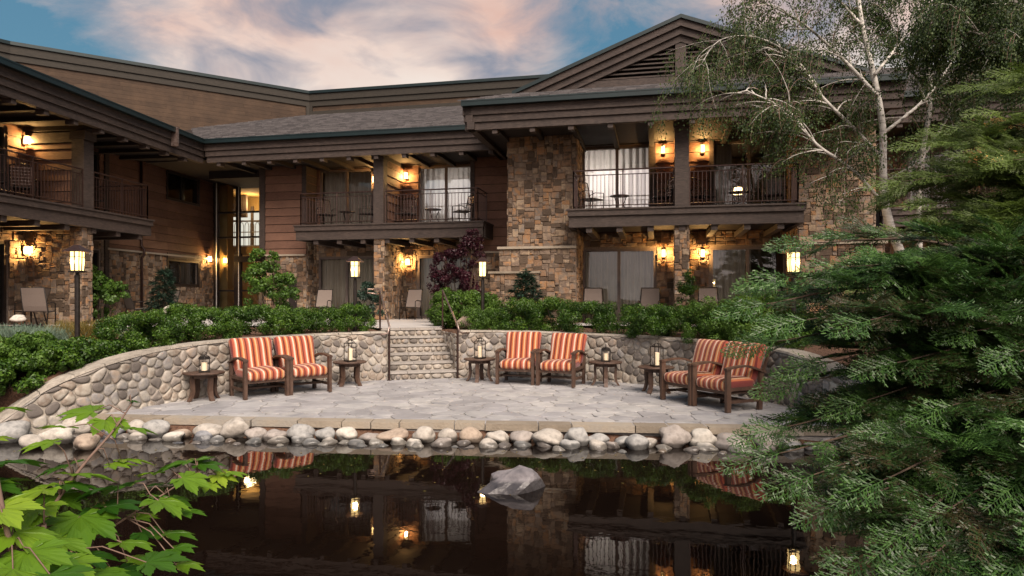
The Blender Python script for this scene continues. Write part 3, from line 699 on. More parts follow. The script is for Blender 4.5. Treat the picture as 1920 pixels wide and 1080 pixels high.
def window(F, a0, a1, b, z0, z1, mull=(.5,), fm='darkframe', glass='glass', cur=None):
    mb = MB(); t = .09
    for x0, x1, y0, y1 in ((a0 - t, a0, z0 - t, z1 + t), (a1, a1 + t, z0 - t, z1 + t), (a0, a1, z1, z1 + t), (a0, a1, z0 - t, z0)): F.box(mb, x0, x1, b - .12, b + .06, y0, y1)
    for m_ in mull: F.box(mb, a0 + (a1 - a0) * m_ - .02, a0 + (a1 - a0) * m_ + .02, b - .1, b - .04, z0, z1)
    fr = part('window', mb, Mt[fm])
    mb = MB(); mb.add([F.pt(a0, b - .06, z0), F.pt(a1, b - .06, z0), F.pt(a1, b - .06, z1), F.pt(a0, b - .06, z1)], [(0, 1, 2, 3)]); part('pane', mb, Mt[glass], fr)
    if cur:
        mb = MB(); curtain(mb, F, a0 + (a1 - a0) * cur[0], a0 + (a1 - a0) * cur[1], b - .25, z0, z1); part('curtain', mb, Mt['curtain'], fr, True)
    mb = MB(); P = [F.pt(a, q, z) for z in (z0 - .05, z1 + .05) for a, q in ((a0 - .05, b - 2), (a1 + .05, b - 2), (a1 + .05, b - .13), (a0 - .05, b - .13))]
    mb.add(P, [(0, 1, 2, 3), (4, 5, 6, 7), (0, 1, 5, 4), (1, 2, 6, 5), (0, 3, 7, 4)]); part('room', mb, Mt['room'], fr)
def eave(F, a0, a1, be, bw, ts, ze=ZE, a0i=None, a1i=None):
    """gutter, stepped fascia, soffit and rafter tails"""
    mb = MB(); F.box(mb, a0, a1, be - .06, be + .09, ze - .13, ze); F.box(mb, a0, a1, be + .075, be + .10, ze - .02, ze + .015); part('gutter', mb, Mt['flash'])
    mb = MB()
    for k, (zt, zb) in enumerate(((.13, .34), (.345, .52), (.525, .72))): F.box(mb, a0 + .02 * k, a1 - .02 * k, be - .24 - .05 * k, be - .06 - .05 * k, ze - zb, ze - zt)
    part('fascia', mb, Mt['timber'])
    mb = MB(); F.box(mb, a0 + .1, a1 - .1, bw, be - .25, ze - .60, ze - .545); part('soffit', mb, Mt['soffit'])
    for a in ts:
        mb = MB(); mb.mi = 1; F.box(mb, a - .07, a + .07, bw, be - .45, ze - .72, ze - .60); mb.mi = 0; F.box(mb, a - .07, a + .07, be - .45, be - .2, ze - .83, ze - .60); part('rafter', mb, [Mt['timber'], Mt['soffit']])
def shingles(mb, F, a0f, a1f, b0, b1, z0, pitch, ex=.17):
    """rows climb from eave b0 back to b1 (b decreases)"""
    n = int((b0 - b1) / ex)
    for k in range(n):
        u0, u1 = b0 - ex * k, b0 - ex * (k + 1) - .05; zz0, zz1 = z0 + pitch * (b0 - u0), z0 + pitch * (b0 - u1)
        x, e1 = a0f(u0) - random.random() * .1, a1f(u0)
        while x < e1:
            w = random.choice((.22, .25, .28)); th = random.uniform(.034, .046); xe = x + w
            mb.box8([F.pt(x + .005, u0, zz0), F.pt(xe - .005, u0, zz0), F.pt(xe - .005, u1, zz1), F.pt(x + .005, u1, zz1),
                     F.pt(x + .005, u0, zz0 + th), F.pt(xe - .005, u0, zz0 + th), F.pt(xe - .005, u1, zz1 + .012), F.pt(x + .005, u1, zz1 + .012)]); x = xe
def railing(F, segs, z0, h=1.04, parent=None, posts=()):
    """segs: list of ((a,b),(a,b)); posts at every end and every ~1.5 m"""
    mb = MB()
    for (p, q) in segs:
        L = math.hypot(q[0] - p[0], q[1] - p[1]); A_ = lambda t, z: F.pt(p[0] + (q[0] - p[0]) * t, p[1] + (q[1] - p[1]) * t, z)
        for zz, r in ((z0 + h, .022), (z0 + h - .13, .013), (z0 + .09, .015)): mb.tube([A_(0, zz), A_(1, zz)], r, 6)
        n = max(1, int(L / .105))
        for i in range(1, n): mb.tube([A_(i / n, z0 + .09), A_(i / n, z0 + h - .13)], .0100, 4)
        m = max(1, round(L / 1.5))
        for i in range(m + 1): mb.tube([A_(i / m, z0), A_(i / m, z0 + h)], .02, 4)
    return part('railing', mb, Mt['rail'], parent)
def deck(F, a0, a1, b0, b1, joists):
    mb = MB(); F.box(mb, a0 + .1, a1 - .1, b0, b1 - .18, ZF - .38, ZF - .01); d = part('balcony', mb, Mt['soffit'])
    mb = MB(); F.box(mb, a0, a1, b0, b1 + .03, ZF - .01, ZF + .035); F.box(mb, a0 + .03, a1 - .03, b1 - .18, b1, ZF - .16, ZF - .01); F.box(mb, a0 + .06, a1 - .06, b1 - .22, b1 - .05, ZF - .46, ZF - .16)
    F.box(mb, a0 + .03, a0 + .17, b0, b1 - .24, ZF - .46, ZF - .01); F.box(mb, a1 - .17, a1 - .03, b0, b1 - .24, ZF - .46, ZF - .01)
    part('rim_board', mb, Mt['timber'], d)
    for a in joists:
        mb = MB(); F.box(mb, a - .08, a + .08, b0, b1 - .10, ZF - .60, ZF - .46); part('joist', mb, Mt['timber'], d)
    return d
def post(F, a, b, parent, w=.34, z0=ZF, z1=6.62):
    mb = MB(); F.box(mb, a - w / 2, a + w / 2, b - w / 2, b + w / 2, z0, z1 - .22); F.box(mb, a - w / 2 - .035, a + w / 2 + .035, b - w / 2 - .035, b + w / 2 + .06, z1 - .22, z1); return part('post', mb, Mt['timber'], parent)
def pillar(F, a, b, w=.36, z0=ZT - .1, z1=ZF - .46):
    global STN
    P0 = F.pt(a, b, 0); STN.mi = 1; F.box(STN, a - w / 2 + .03, a + w / 2 - .03, b - w / 2 + .03, b + w / 2 - .03, z0, z1); STN.mi = 0
    f1 = Fr(F.pt(a - w / 2, b + w / 2 - .03, 0), F.u, F.w); masonry(STN, f1, 0, w, z0, z1, 0)
    for sg in (-1, 1):
        f2 = Fr(F.pt(a + sg * (w / 2 - .03), b - w / 2, 0), F.w, F.u * sg); masonry(STN, f2, 0, w - .03, z0, z1, 0)
def wallbox(F, a, b0, b1, z0, z1, kind, th=.24):
    """partition wall running out from the facade; finish on both sides"""
    for sg in (-1, 1):
        f2 = Fr(F.pt(a + sg * (th / 2 - .03), b0, 0), F.w, F.u * sg)
        wall(f2, 0, b1 - b0, z0, z1, 0, kind) if False else (siding(SID, f2, 0, b1 - b0, z0, z1, 0) if kind == 'siding' else masonry(STN, f2, 0, b1 - b0, z0, z1, 0))
    M_ = SID if kind == 'siding' else STN; M_.mi = 1; F.box(M_, a - th / 2 + .03, a + th / 2 - .03, b0, b1, z0, z1); M_.mi = 0
def bp(name, m, F, *bs):
    for q in bs: mb = MB(); F.box(mb, *q); part(name, mb, Mt[m])
A = FM.A
# ---- wall lamps
def wall_lamp(F, px, py, b, label, power=26, loc=None):
    p = F.pt(A_of(F, px, b), b, 0) if loc is None else Vector(loc); z = CAMZ + (HY - py) * p.y / FPX if loc is None else loc[2]
    r = thing('wall_lamp', (p.x, p.y, z), label, 'wall lamp', 'lit wall lamps on the lodge', math.atan2(F.w.y, F.w.x) + math.pi / 2)
    mb = MB(); mb.box((0, -.01, 0), (.09, .02, .22)); mb.box((0, -.05, .13), (.03, .10, .02)); mk('back_plate', mb, Mt['iron'], r)
    mb = MB(); mb.add([(x, y - .10, .12) for x, y in ((-.07, -.07), (.07, -.07), (.07, .07), (-.07, .07))] + [(0, -.10, .165)], [(0, 1, 4), (1, 2, 4), (2, 3, 4), (3, 0, 4), (0, 1, 2, 3)])
    mb.box((0, -.10, -.105), (.11, .11, .012))
    for x in (-.055, .055):
        for y in (-.155, -.045): mb.box((x, y, .005), (.006, .006, .23))
    mk('hood', mb, Mt['iron'], r)
    mb = MB(); mb.box((0, -.10, .005), (.10, .10, .21)); mk('shade', mb, Mt['wallglow'], r)
    l = bpy.data.lights.new('bulb', 'POINT'); l.energy = power * 2.9; l.color = (1, .55, .18); l.shadow_soft_size = .03
    lo = bpy.data.objects.new('bulb', l); lo.location = (0, -.10, 0); link(lo, r); return r
def A_of(F, px, b): return F.A(px, b)
# ================= middle wing
g = FM
a_l, a_r, sL, sR = A(592, 0), A(893, 0), A(497, .7), A(956, .7)
# upper: siding flanks, recessed siding wall with two sliding doors
hU = [(A(600, 0), A(700, 0), ZF, 6.52), (A(785, 0), A(888, 0), ZF, 6.52)]
wall(g, a_l - .3, a_r + .2, ZF - .4, 6.65, 0, 'siding', hU)
hL = [(A(598, 0), A(702, 0), ZT - .2, 3.42), (A(783, 0), A(888, 0), ZT - .2, 3.42)]
wall(g, a_l - .3, a_r + .2, ZT - .2, ZF - .4, 0, 'stone', hL)
wall(g, sL, a_l + .02, 3.50, 6.65, .7, 'siding'); wall(g, a_r + .05, sR + .6, 3.50, 6.65, .7, 'siding')
dr = (A(541, .7), A(557, .7), ZT - .1, 2.62)
wall(g, sL, a_l + .02, ZT - .2, 3.44, .7, 'stone', [dr]); wall(g, a_r + .05, sR + .6, ZT - .2, 3.44, .7, 'stone')
for a, sg in ((a_l, 1), (a_r + .05, -1)):      # returns of the recess
    f2 = Fr(g.pt(a + .01 * sg, 0, 0), g.w, g.u * sg); siding(SID, f2, 0, .68, ZF, 6.65, 0); masonry(STN, f2, 0, .68, ZT - .2, ZF - .4, 0)
    SID.mi = 1; g.box(SID, a - .2 if sg > 0 else a, a if sg > 0 else a + .2, 0, .48, ZT, 6.65); SID.mi = 0
am = A(714, 1.75)
wallbox(g, am, 0, 1.55, ZF, 6.6, 'siding'); wallbox(g, am, 0, 1.55, ZT - .2, ZF - .46, 'stone')
pillar(g, am, 1.72); flush_walls()
bp('belt_course', 'edge', g, (sL - .03, a_l, .7, .80, 3.44, 3.50), (a_r + .05, sR, .7, .80, 3.44, 3.50))
bp('corner_trim', 'timber', g, (sL - .18, sL + .03, .3, .78, 3.5, 6.6), (a_l - .12, a_l + .05, .0, .77, ZF + .04, 6.6), (a_r + .0, a_r + .14, .0, .77, ZF + .04, 6.6), (a_l - .1, a_r + .1, .02, .12, 6.55, 6.66))
mb = MB(); g.box(mb, *dr[:2], .55, .68, ZT - .05, 2.62); o = part('service_door', mb, Mt['soffit']); tag(o, 'narrow dark red-brown service door in the stone base')
mb = MB(); mb.lathe(g.pt(dr[1] - .06, .70, 1.85), [(.0, -.02), (.02, -.02), (.02, .02), (0, .02)], 8); part('handle', mb, Mt['steel'], o)
slider(g, *hU[0][:2], -.03, ZF + .03, 6.52); backlight_sheer(g, slider(g, *hU[1][:2], -.03, ZF + .03, 6.52, 'closed', 'glassb', 'sheer'), sum(hU[1][:2]) / 2, -1.2, 5.6, 22)
slider(g, *hL[0][:2], -.03, ZT + .01, 3.42); slider(g, *hL[1][:2], -.03, ZT + .01, 3.42)
d0, d1 = A(550, 2.0), A(908, 2.0)
dk = deck(g, d0, d1, .0, 2.0, [d0 + .75 + i * (d1 - d0 - 1.5) / 6 for i in range(7)])
ra, rb_ = A(564, 1.85), A(896, 1.85)
railing(g, [((ra, .75), (ra, 1.85)), ((ra, 1.85), (am - .2, 1.85)), ((am + .2, 1.85), (rb_, 1.85)), ((rb_, 1.85), (rb_, .75))], ZF + .035, parent=dk)
post(g, am, 1.78, dk)
e0, e1 = A(380, 2.5), A(925, 2.5)
eave(g, e0, e1, 2.5, -2.0, [e0 + .45 + i * .93 for i in range(11)])
mb = MB(); g.box(mb, sL - 2.6, sL, -1.9, .2, 6.35, 6.64); g.box(mb, sL - 7, sL + .1, -3.5, 2.1, 6.62, 6.66); part('entry_lintel', mb, Mt['soffit'])
mb = MB(); mb.mi = 1; mb.box8([g.pt(e0 - 4, 2.5, ZE - .05), g.pt(e1, 2.5, ZE - .05), g.pt(e1, -8, ZE - .05 + .37 * 10.5), g.pt(e0 - 4, -8, ZE - .05 + .37 * 10.5)] +
    [g.pt(e0 - 4, 2.5, ZE), g.pt(e1, 2.5, ZE), g.pt(e1, -8, ZE + .37 * 10.5), g.pt(e0 - 4, -8, ZE + .37 * 10.5)])
mb.mi = 0; shingles(mb, g, lambda b: e0 - .2 + min(0, (b - 2.5) * .8), lambda b: e1 + .1, 2.56, -5.0, ZE + .005, .37)
part('roof', mb, [Mt['shingle'], Mt['soffit']])
# ================= right wing with gable
B1, BS, BB, BE, BG = 1.64, 3.2, 4.0, 4.93, 3.6
rl, rr = A(1080, BS), A(1497, BS); L0, L1 = A(953, BS), A(1642, BS)
h1 = [(A(1092, B1), A(1223, B1), ZF, 6.55), (A(1336, B1), A(1474, B1), ZF, 6.55)]
wall(g, rl - .1, rr + .1, ZF - .4, 6.65, B1, 'siding', h1)
h2 = [(A(1092, B1), A(1230, B1), ZT - .2, 3.45), (A(1332, B1), A(1474, B1), ZT - .2, 3.45)]
wall(g, rl - .1, rr + .1, ZT - .2, ZF - .4, B1, 'stone', h2)
wall(g, L0, rl, 3.42, 6.65, BS, 'stone'); wall(g, rr, L1, 3.42, 6.65, BS, 'stone')
b2 = BS + .22; wall(g, A(936, b2), rl + .02, ZT - .2, 3.36, b2, 'stone'); wall(g, rr, L1 + .15, ZT - .2, 3.36, b2, 'stone')
b3 = b2 + .22; wall(g, A(919, b3), A(1010, b3), ZT - .2, 2.66, b3, 'stone')
f2 = Fr(g.pt(rl, B1, 0), g.w, g.u); masonry(STN, f2, 0, BS - B1, ZT - .2, 6.65, 0)
f2 = Fr(g.pt(rr, B1, 0), g.w, -g.u); masonry(STN, f2, 0, BS - B1, ZT - .2, 6.65, 0)
f2 = Fr(g.pt(L0, 0, 0), g.w, -g.u); masonry(STN, f2, .3, BS, ZT - .2, 6.65, 0)
STN.mi = 1; g.box(STN, L0, rl - .02, .2, BS - .02, 6.4, 6.65); g.box(STN, L0 + .02, L0 + .2, .2, BS - .2, ZT, 6.65); g.box(STN, rl - .2, rl - .01, 1.3, BS - .1, ZT, 6.65); g.box(STN, rr + .01, rr + .2, 1.3, BS - .1, ZT, 6.65); STN.mi = 0
ar = A(1278, BB - .12)
wallbox(g, ar, B1, BB - .35, ZF, 6.6, 'siding', .28); wallbox(g, ar, B1, BB - .35, ZT - .2, ZF - .46, 'stone', .28)
pillar(g, ar, BB - .16, .38); flush_walls()
bp('belt_course', 'edge', g, (A(936, b2) - .04, rl + .04, b2 - .24, b2 + .09, 3.36, 3.43), (rr - .02, L1 + .2, b2 - .24, b2 + .09, 3.36, 3.43), (A(919, b3) - .04, A(1010, b3) + .04, b3 - .24, b3 + .09, 2.66, 2.72))
mb = MB()
for x in (h1[0][0], h1[0][1], h1[1][0], h1[1][1]): g.box(mb, x - .1, x + .02 if x in (h1[0][0], h1[1][0]) else x + .1, B1, B1 + .09, ZF + .03, 6.6)
g.box(mb, rl, rr, B1 + .03, B1 + .14, 6.56, 6.68); part('door_trim', mb, Mt['timber'])
backlight_sheer(g, slider(g, *h1[0][:2], B1 - .03, ZF + .03, 6.55, 'closed', 'glassb', 'sheer'), sum(h1[0][:2]) / 2 - .5, B1 - 1.2, 5.6, 45); rB = slider(g, *h1[1][:2], B1 - .03, ZF + .03, 6.55, 'open')
slider(g, *h2[0][:2], B1 - .03, ZT + .01, 3.45); slider(g, *h2[1][:2], B1 - .03, ZT + .01, 3.45, 'left')
d0, d1 = A(1062, BB + .15), A(1513, BB + .15)
dk = deck(g, d0, d1, B1, BB + .15, [d0 + .6 + i * (d1 - d0 - 1.2) / 6 for i in range(7)])
ra, rb_ = A(1075, BB), A(1496, BB)
railing(g, [((ra, BS), (ra, BB)), ((ra, BB), (ar - .2, BB)), ((ar + .2, BB), (rb_, BB)), ((rb_, BB), (rb_, BS))], ZF + .035, parent=dk)
post(g, ar, BB - .06, dk, .36)
q0, q1 = A(866, BE), A(1700, BE)
eave(g, q0, q1, BE, -1.2, [q0 + .85 + i * 1.02 for i in range(9)])
mb = MB()
for k, (zt, zb) in enumerate(((.0, .13), (.13, .34), (.345, .52), (.525, .72))): g.box(mb, q0 + .04 * k, q0 + .2 + .04 * k, -1, BE - .06, ZE - zb, ZE - zt)
part('side_fascia', mb, Mt['timber'])
zg = ZE + .37 * (BE - BG) + .02
mb = MB(); mb.mi = 1; mb.box8([g.pt(q0, BE, ZE - .06), g.pt(q1, BE, ZE - .06), g.pt(q1, BG, zg - .08), g.pt(q0 + 1.2, BG, zg - .08), g.pt(q0, BE, ZE), g.pt(q1, BE, ZE), g.pt(q1, BG, zg), g.pt(q0 + 1.2, BG, zg)])
mb.mi = 0; shingles(mb, g, lambda b: q0 + (BE - b) * .9, lambda b: q1, BE + .06, BG - .1, ZE + .01, .38, .17)
# the gable's own roof runs back along the ridge
aG = A(1276, BG); AP = CAMZ + (HY - 27) * g.pt(aG, BG + .3, 0).y / FPX; sl = .385
mb.mi = 1; HWg = (AP - zg) / sl
for sg in (-1, 1):
    mb.box8([g.pt(aG, BG + .34, AP - .07), g.pt(aG + sg * HWg, BG + .34, zg - .07), g.pt(aG + sg * HWg, -6, zg - .07), g.pt(aG, -6, AP - .07),
             g.pt(aG, BG + .34, AP - .012), g.pt(aG + sg * HWg, BG + .34, zg - .012), g.pt(aG + sg * HWg, -6, zg - .012), g.pt(aG, -6, AP - .012)])
mb.mi = 2
for sg in (-1, 1):
    mb.box8([g.pt(aG, BG + .36, AP - .10), g.pt(aG + sg * HWg, BG + .36, zg - .10), g.pt(aG + sg * HWg, -6, zg - .006), g.pt(aG, -6, AP - .006),
             g.pt(aG, BG + .36, AP), g.pt(aG + sg * HWg, BG + .36, zg), g.pt(aG + sg * HWg, -6, zg), g.pt(aG, -6, AP)])
part('gable_roof', mb, [Mt['shingle'], Mt['soffit'], Mt['flash']])
mb = MB()
def chev(o0, o1, b0, b1, zb):
    for sg in (-1, 1):
        t0, t1 = AP - o0, AP - o1; e0_, e1_ = (t0 - zb) / sl, (t1 - zb) / sl
        mb.box8([g.pt(aG, b0, t1), g.pt(aG + sg * e1_, b0, zb), g.pt(aG + sg * e1_, b1, zb), g.pt(aG, b1, t1), g.pt(aG, b0, t0), g.pt(aG + sg * e0_, b0, zb), g.pt(aG + sg * e0_, b1, zb), g.pt(aG, b1, t0)])
chev(.10, .29, BG - .1, BG + .30, zg - .05); chev(.295, .48, BG - .1, BG + .22, zg - .05); chev(.485, .66, BG - .1, BG + .14, zg - .05)
zb_ = zg + .20; hwi = (AP - .66 - zb_) / sl
g.box(mb, aG - hwi - .7, aG + hwi + .7, BG - .1, BG + .09, zg - .06, zb_); g.box(mb, aG - .14, aG + .14, BG - .05, BG + .12, zb_, AP - .68)
part('gable_trim', mb, Mt['timber'])
mb = MB(); z = zb_ + .02
while z < AP - .78:
    hw = (AP - .66 - z) / sl
    mb.box8([g.pt(aG - hw, BG - .05, z + .05), g.pt(aG + hw, BG - .05, z + .05), g.pt(aG + hw, BG + .07, z), g.pt(aG - hw, BG + .07, z), g.pt(aG - hw, BG - .05, z + .09), g.pt(aG + hw, BG - .05, z + .09), g.pt(aG + hw, BG + .07, z + .035), g.pt(aG - hw, BG + .07, z + .035)]); z += .115
part('gable_louver', mb, Mt['timber'])
mb = MB(); mb.add([g.pt(aG - HWg + .2, BG - .12, zg), g.pt(aG + HWg - .2, BG - .12, zg), g.pt(aG, BG - .12, AP - .1)], [(0, 1, 2)]); part('gable_backing', mb, Mt['soffit'])
# far right extension behind the trees
bx = 1.0; x0, x1 = L1 + .1, A(2250, bx)
wall(g, x0, x1, ZT - .3, 6.6, bx, 'stone', [(A(1700, bx), A(1800, bx), ZT - .3, 3.4), (A(1700, bx), A(1800, bx), ZF, 6.5), (A(1905, bx), A(2010, bx), ZT - .3, 3.4)]); flush_walls()
slider(g, A(1700, bx), A(1800, bx), bx - .05, ZT, 3.4); slider(g, A(1700, bx), A(1800, bx), bx - .05, ZF, 6.5); slider(g, A(1905, bx), A(2010, bx), bx - .05, ZT, 3.4)
eave(g, q1 - 1.2, x1, 3.4, bx, [q1 + .4 + i * 1.0 for i in range(6)])
dk = deck(g, x0 + .2, x1, bx, 2.6, [x0 + .9 + i for i in range(6)]); railing(g, [((x0 + .3, 2.5), (x1, 2.5))], ZF + .035, parent=dk)
mb = MB(); mb.mi = 1; mb.box8([g.pt(q1 - 2, 3.4, ZE - .06), g.pt(x1, 3.4, ZE - .06), g.pt(x1, -3.8, ZE + 2.7), g.pt(q1 - 2, -3.8, ZE + 2.7), g.pt(q1 - 2, 3.4, ZE), g.pt(x1, 3.4, ZE), g.pt(x1, -3.8, ZE + 2.76), g.pt(q1 - 2, -3.8, ZE + 2.76)])
mb.mi = 0; shingles(mb, g, lambda b: q1 - 2, lambda b: x1, 3.46, -3.7, ZE + .01, .384, .22); mb.mi = 2; g.box(mb, aG, x1, -4.0, -3.7, ZE + 2.6, ZE + 2.85); part('roof', mb, [Mt['shingle'], Mt['soffit'], Mt['timber']])
# ================= left wing
g = FL; CWL = -2.5
tA, tB = -1.25, FL.A(402, CWL)
uw = (FL.A(313, CWL), FL.A(370, CWL), 5.62, 6.5); lw = (FL.A(314, CWL), FL.A(369, CWL), 2.50, 3.32)
sl1, sl2 = (-3.75, -1.55), (-7.3, -4.9)
wall(g, tA, tB, 3.56, 6.65, CWL, 'siding', [uw]); wall(g, tA, tB, ZT - .2, 3.5, CWL, 'stone', [lw])
wall(g, -12, tA, ZF - .3, 6.65, CWL, 'siding', [(*sl1, ZF, 6.5), (*sl2, ZF, 6.5), (-10.5, -8.6, ZF, 6.5)])
wall(g, -12, tA, ZT - .2, ZF - .3, CWL, 'stone', [(*sl1, ZT - .2, 3.45), (*sl2, ZT - .2, 3.45), (-10.5, -8.6, ZT - .2, 3.45)])
fL2 = Fr(g.pt(-4.2, CWL, 0), g.w, g.u)                        # partition wall runs out from the facade at t = -4.2
wallbox(g, -4.2, CWL, -1.0, ZF, 6.15, 'siding'); wallbox(g, -4.2, CWL, -1.0, ZT - .2, ZF - .46, 'stone', .3)
pillar(g, -4.2, -.92, .38); flush_walls()
slider(g, *sl1, CWL - .03, ZF + .03, 6.5, 'closed', fm='darkframe'); slider(g, *sl2, CWL - .03, ZF + .03, 6.5, 'left'); slider(g, *sl1, CWL - .03, ZT, 3.45, 'none', fm='darkframe'); slider(g, *sl2, CWL - .03, ZT, 3.45, 'right', fm='darkframe')
slider(g, -10.5, -8.6, CWL - .03, ZF + .03, 6.5); slider(g, -10.5, -8.6, CWL - .03, ZT, 3.45)
window(g, *uw[:2], CWL, *uw[2:], cur=(.02, .2)); window(g, *lw[:2], CWL, *lw[2:], mull=(.45,), cur=(.6, .95))
mb = MB(); g.box(mb, tA - .02, tB, CWL, CWL + .10, 3.5, 3.56); part('belt_course', mb, Mt['edge'])
bp('corner_trim', 'timber', g, (tA - .12, tA + .06, CWL, CWL + .08, ZT, 6.6), (tB - .12, tB + .05, CWL - .2, CWL + .08, ZT, 6.6), (lw[0] - .1, lw[1] + .2, CWL + .05, CWL + .085, 3.42, 3.62))
mb = MB(); ta = FL.A(265, CWL + .1)
mb.tube([g.pt(ta, CWL + .1, 6.6), g.pt(ta, CWL + .1, 3.75), g.pt(ta + .02, CWL + .2, 3.6), g.pt(ta + .02, CWL + .2, 3.45), g.pt(ta, CWL + .12, 3.3), g.pt(ta, CWL + .12, ZT)], .045, 8); part('downpipe', mb, Mt['rail'], smooth=True)
mb = MB(); tt = FL.A(325, -.02); g.box(mb, tt - .04, tt + .04, -.07, .14, ZE - .55, ZE + .02); part('rain_outlet', mb, Mt['steel'])
mb = MB(); g.box(mb, -4.36, -4.02, CWL, -.70, 6.15, 6.42); part('balcony_beam', mb, Mt['timber'])
dk = deck(g, -13, -1.62, CWL, -.6, [-2.1 - i * .95 for i in range(11)])
railing(g, [((-1.75, CWL + .05), (-1.75, -.72)), ((-1.75, -.72), (-4.0, -.72)), ((-4.4, -.72), (-12.5, -.72))], ZF + .035, parent=dk)
post(g, -4.2, -.88, dk, .36, z1=6.44)
eave(g, -19, .35, 0, CWL - .3, [-.6 - i * .93 for i in range(19)])
mb = MB(); mb.box8([g.pt(-19, 0, ZE - .05), g.pt(0, 0, ZE - .05), g.pt(12, -12, ZE + 4.4), g.pt(-19, -12, ZE + 4.4), g.pt(-19, 0, ZE), g.pt(0, 0, ZE), g.pt(12, -12, ZE + 4.45), g.pt(-19, -12, ZE + 4.45)]); part('roof', mb, Mt['shingle'])
# ================= glazed stair hall between the wings
g = FM; BA = -2.0; g0, g1 = A(404, BA), A(520, BA)
mb = MB()
for px, w in ((406, .16), (447, .13)):
    a = A(px, BA); g.box(mb, a - w / 2, a + w / 2, BA - .08, BA + .08, ZT - .1, 6.6)
g.box(mb, A(447, BA) - .14, A(447, BA) + .14, BA - .06, BA + .09, ZT, 3.75)
for py in (398, 445, 545): z = FM.Z(447, py, BA); g.box(mb, g0, g1, BA - .05, BA + .05, z - .035, z + .035)
z = FM.Z(447, 486, BA); g.box(mb, A(447, BA), g1, BA - .06, BA + .3, z - .12, z + .1)
hall = part('stair_hall_glazing', mb, Mt['darkframe'])
mb = MB(); mb.add([g.pt(g0, BA, ZT), g.pt(g1, BA, ZT), g.pt(g1, BA, 6.6), g.pt(g0, BA, 6.6)], [(0, 1, 2, 3)]); part('pane', mb, Mt['glass'], hall)
mb = MB()
for px in (408.5, 450):
    a = A(px, BA); g.box(mb, a - .015, a + .015, BA + .082, BA + .10, ZT, 6.6)
part('mullion_cap', mb, Mt['white'], hall)
mb = MB(); g.box(mb, g0 - .3, A(421, BA - .3), BA - .9, BA - .5, ZT, 6.6); g.box(mb, g0 - 3.3, g1 + 3, BA - 4.3, BA - 4, ZT, 6.7); g.box(mb, g0 - 3.3, g0 - 3, BA - 4, BA - .1, ZT, 6.7)
g.box(mb, g1 + 2.5, g1 + 2.8, BA - 4, BA - .1, ZT, 6.7); g.box(mb, g0 - 3, g1 + 2.8, BA - 4, BA - .3, 6.62, 6.7); g.box(mb, g0 - 3, g1 + 2.8, BA - 4, BA - 1.6, 3.78, 4.18); part('hall_interior', mb, Mt['ochre'], hall)
mb = MB()
zz = FM.Z(470, 355, BA - 5.9), FM.Z(470, 452, BA - 5.9)
g.box(mb, A(430, BA - 3.9), A(500, BA - 3.9) + 1.0, BA - 3.95, BA - 3.9, ZF - .2, 5.95); o = part('hall_window', mb, Mt['daylit'], hall)
mb = MB(); g.box(mb, A(470, BA - 3.8), A(474, BA - 3.8), BA - 3.88, BA - 3.8, ZF, 6.2); g.box(mb, A(430, BA - 3.8), A(520, BA - 3.8), BA - 3.88, BA - 3.8, 5.5, 5.56)
g.box(mb, A(430, BA - 3.5), A(448, BA - 3.5), BA - 3.6, BA - 3.5, 5.7, 6.6); g.box(mb, A(450, BA - 3), A(462, BA - 3), BA - 3.1, BA - 3, 5.6, 6.6); part('hall_partition', mb, Mt['room'], hall)
mb = MB(); b = BA - 1.7; a0_, a1_ = A(428, b), A(515, b)
for zz in (ZF - .12, ZF + .46): mb.tube([g.pt(a0_, b, zz), g.pt(a1_, b, zz)], .02, 6)
mb.tube([g.pt(a0_, b, ZF + .98), g.pt(a1_, b, ZF + .86)], .026, 6); a = a0_ + .05
while a < a1_:
    mb.tube([g.pt(a, b, ZF - .12), g.pt(a, b, ZF + .74), g.pt(a + .03, b, ZF + .84), g.pt(a + .09, b, ZF + .88), g.pt(a + .15, b, ZF + .84), g.pt(a + .18, b, ZF + .74), g.pt(a + .18, b, ZF - .12)], .013, 5); a += .25
part('hall_railing', mb, Mt['white'], hall)
mb = MB(); g.box(mb, A(485, BA - 3), A(500, BA - 3), BA - 3.05, BA - 3, ZT + .2, 2.6); g.box(mb, A(470, BA - 3), A(500, BA - 3), BA - 3.05, BA - 3.0, 2.9, 2.96); part('hall_counter', mb, Mt['white'], hall)
l = bpy.data.lights.new('hall_bulb', 'POINT'); l.energy = 34; l.color = (1, .68, .34); l.shadow_soft_size = .25
lo = bpy.data.objects.new('hall_bulb', l); lo.location = g.pt(A(470, BA - 3), BA - 3, 6.2) - LO; link(lo, hall)
l = bpy.data.lights.new('hall_bulb', 'POINT'); l.energy = 12; l.color = (1, .62, .28); l.shadow_soft_size = .25
lo = bpy.data.objects.new('hall_bulb', l); lo.location = g.pt(A(480, BA - 2.5), BA - 2.5, 3.4) - LO; link(lo, hall)
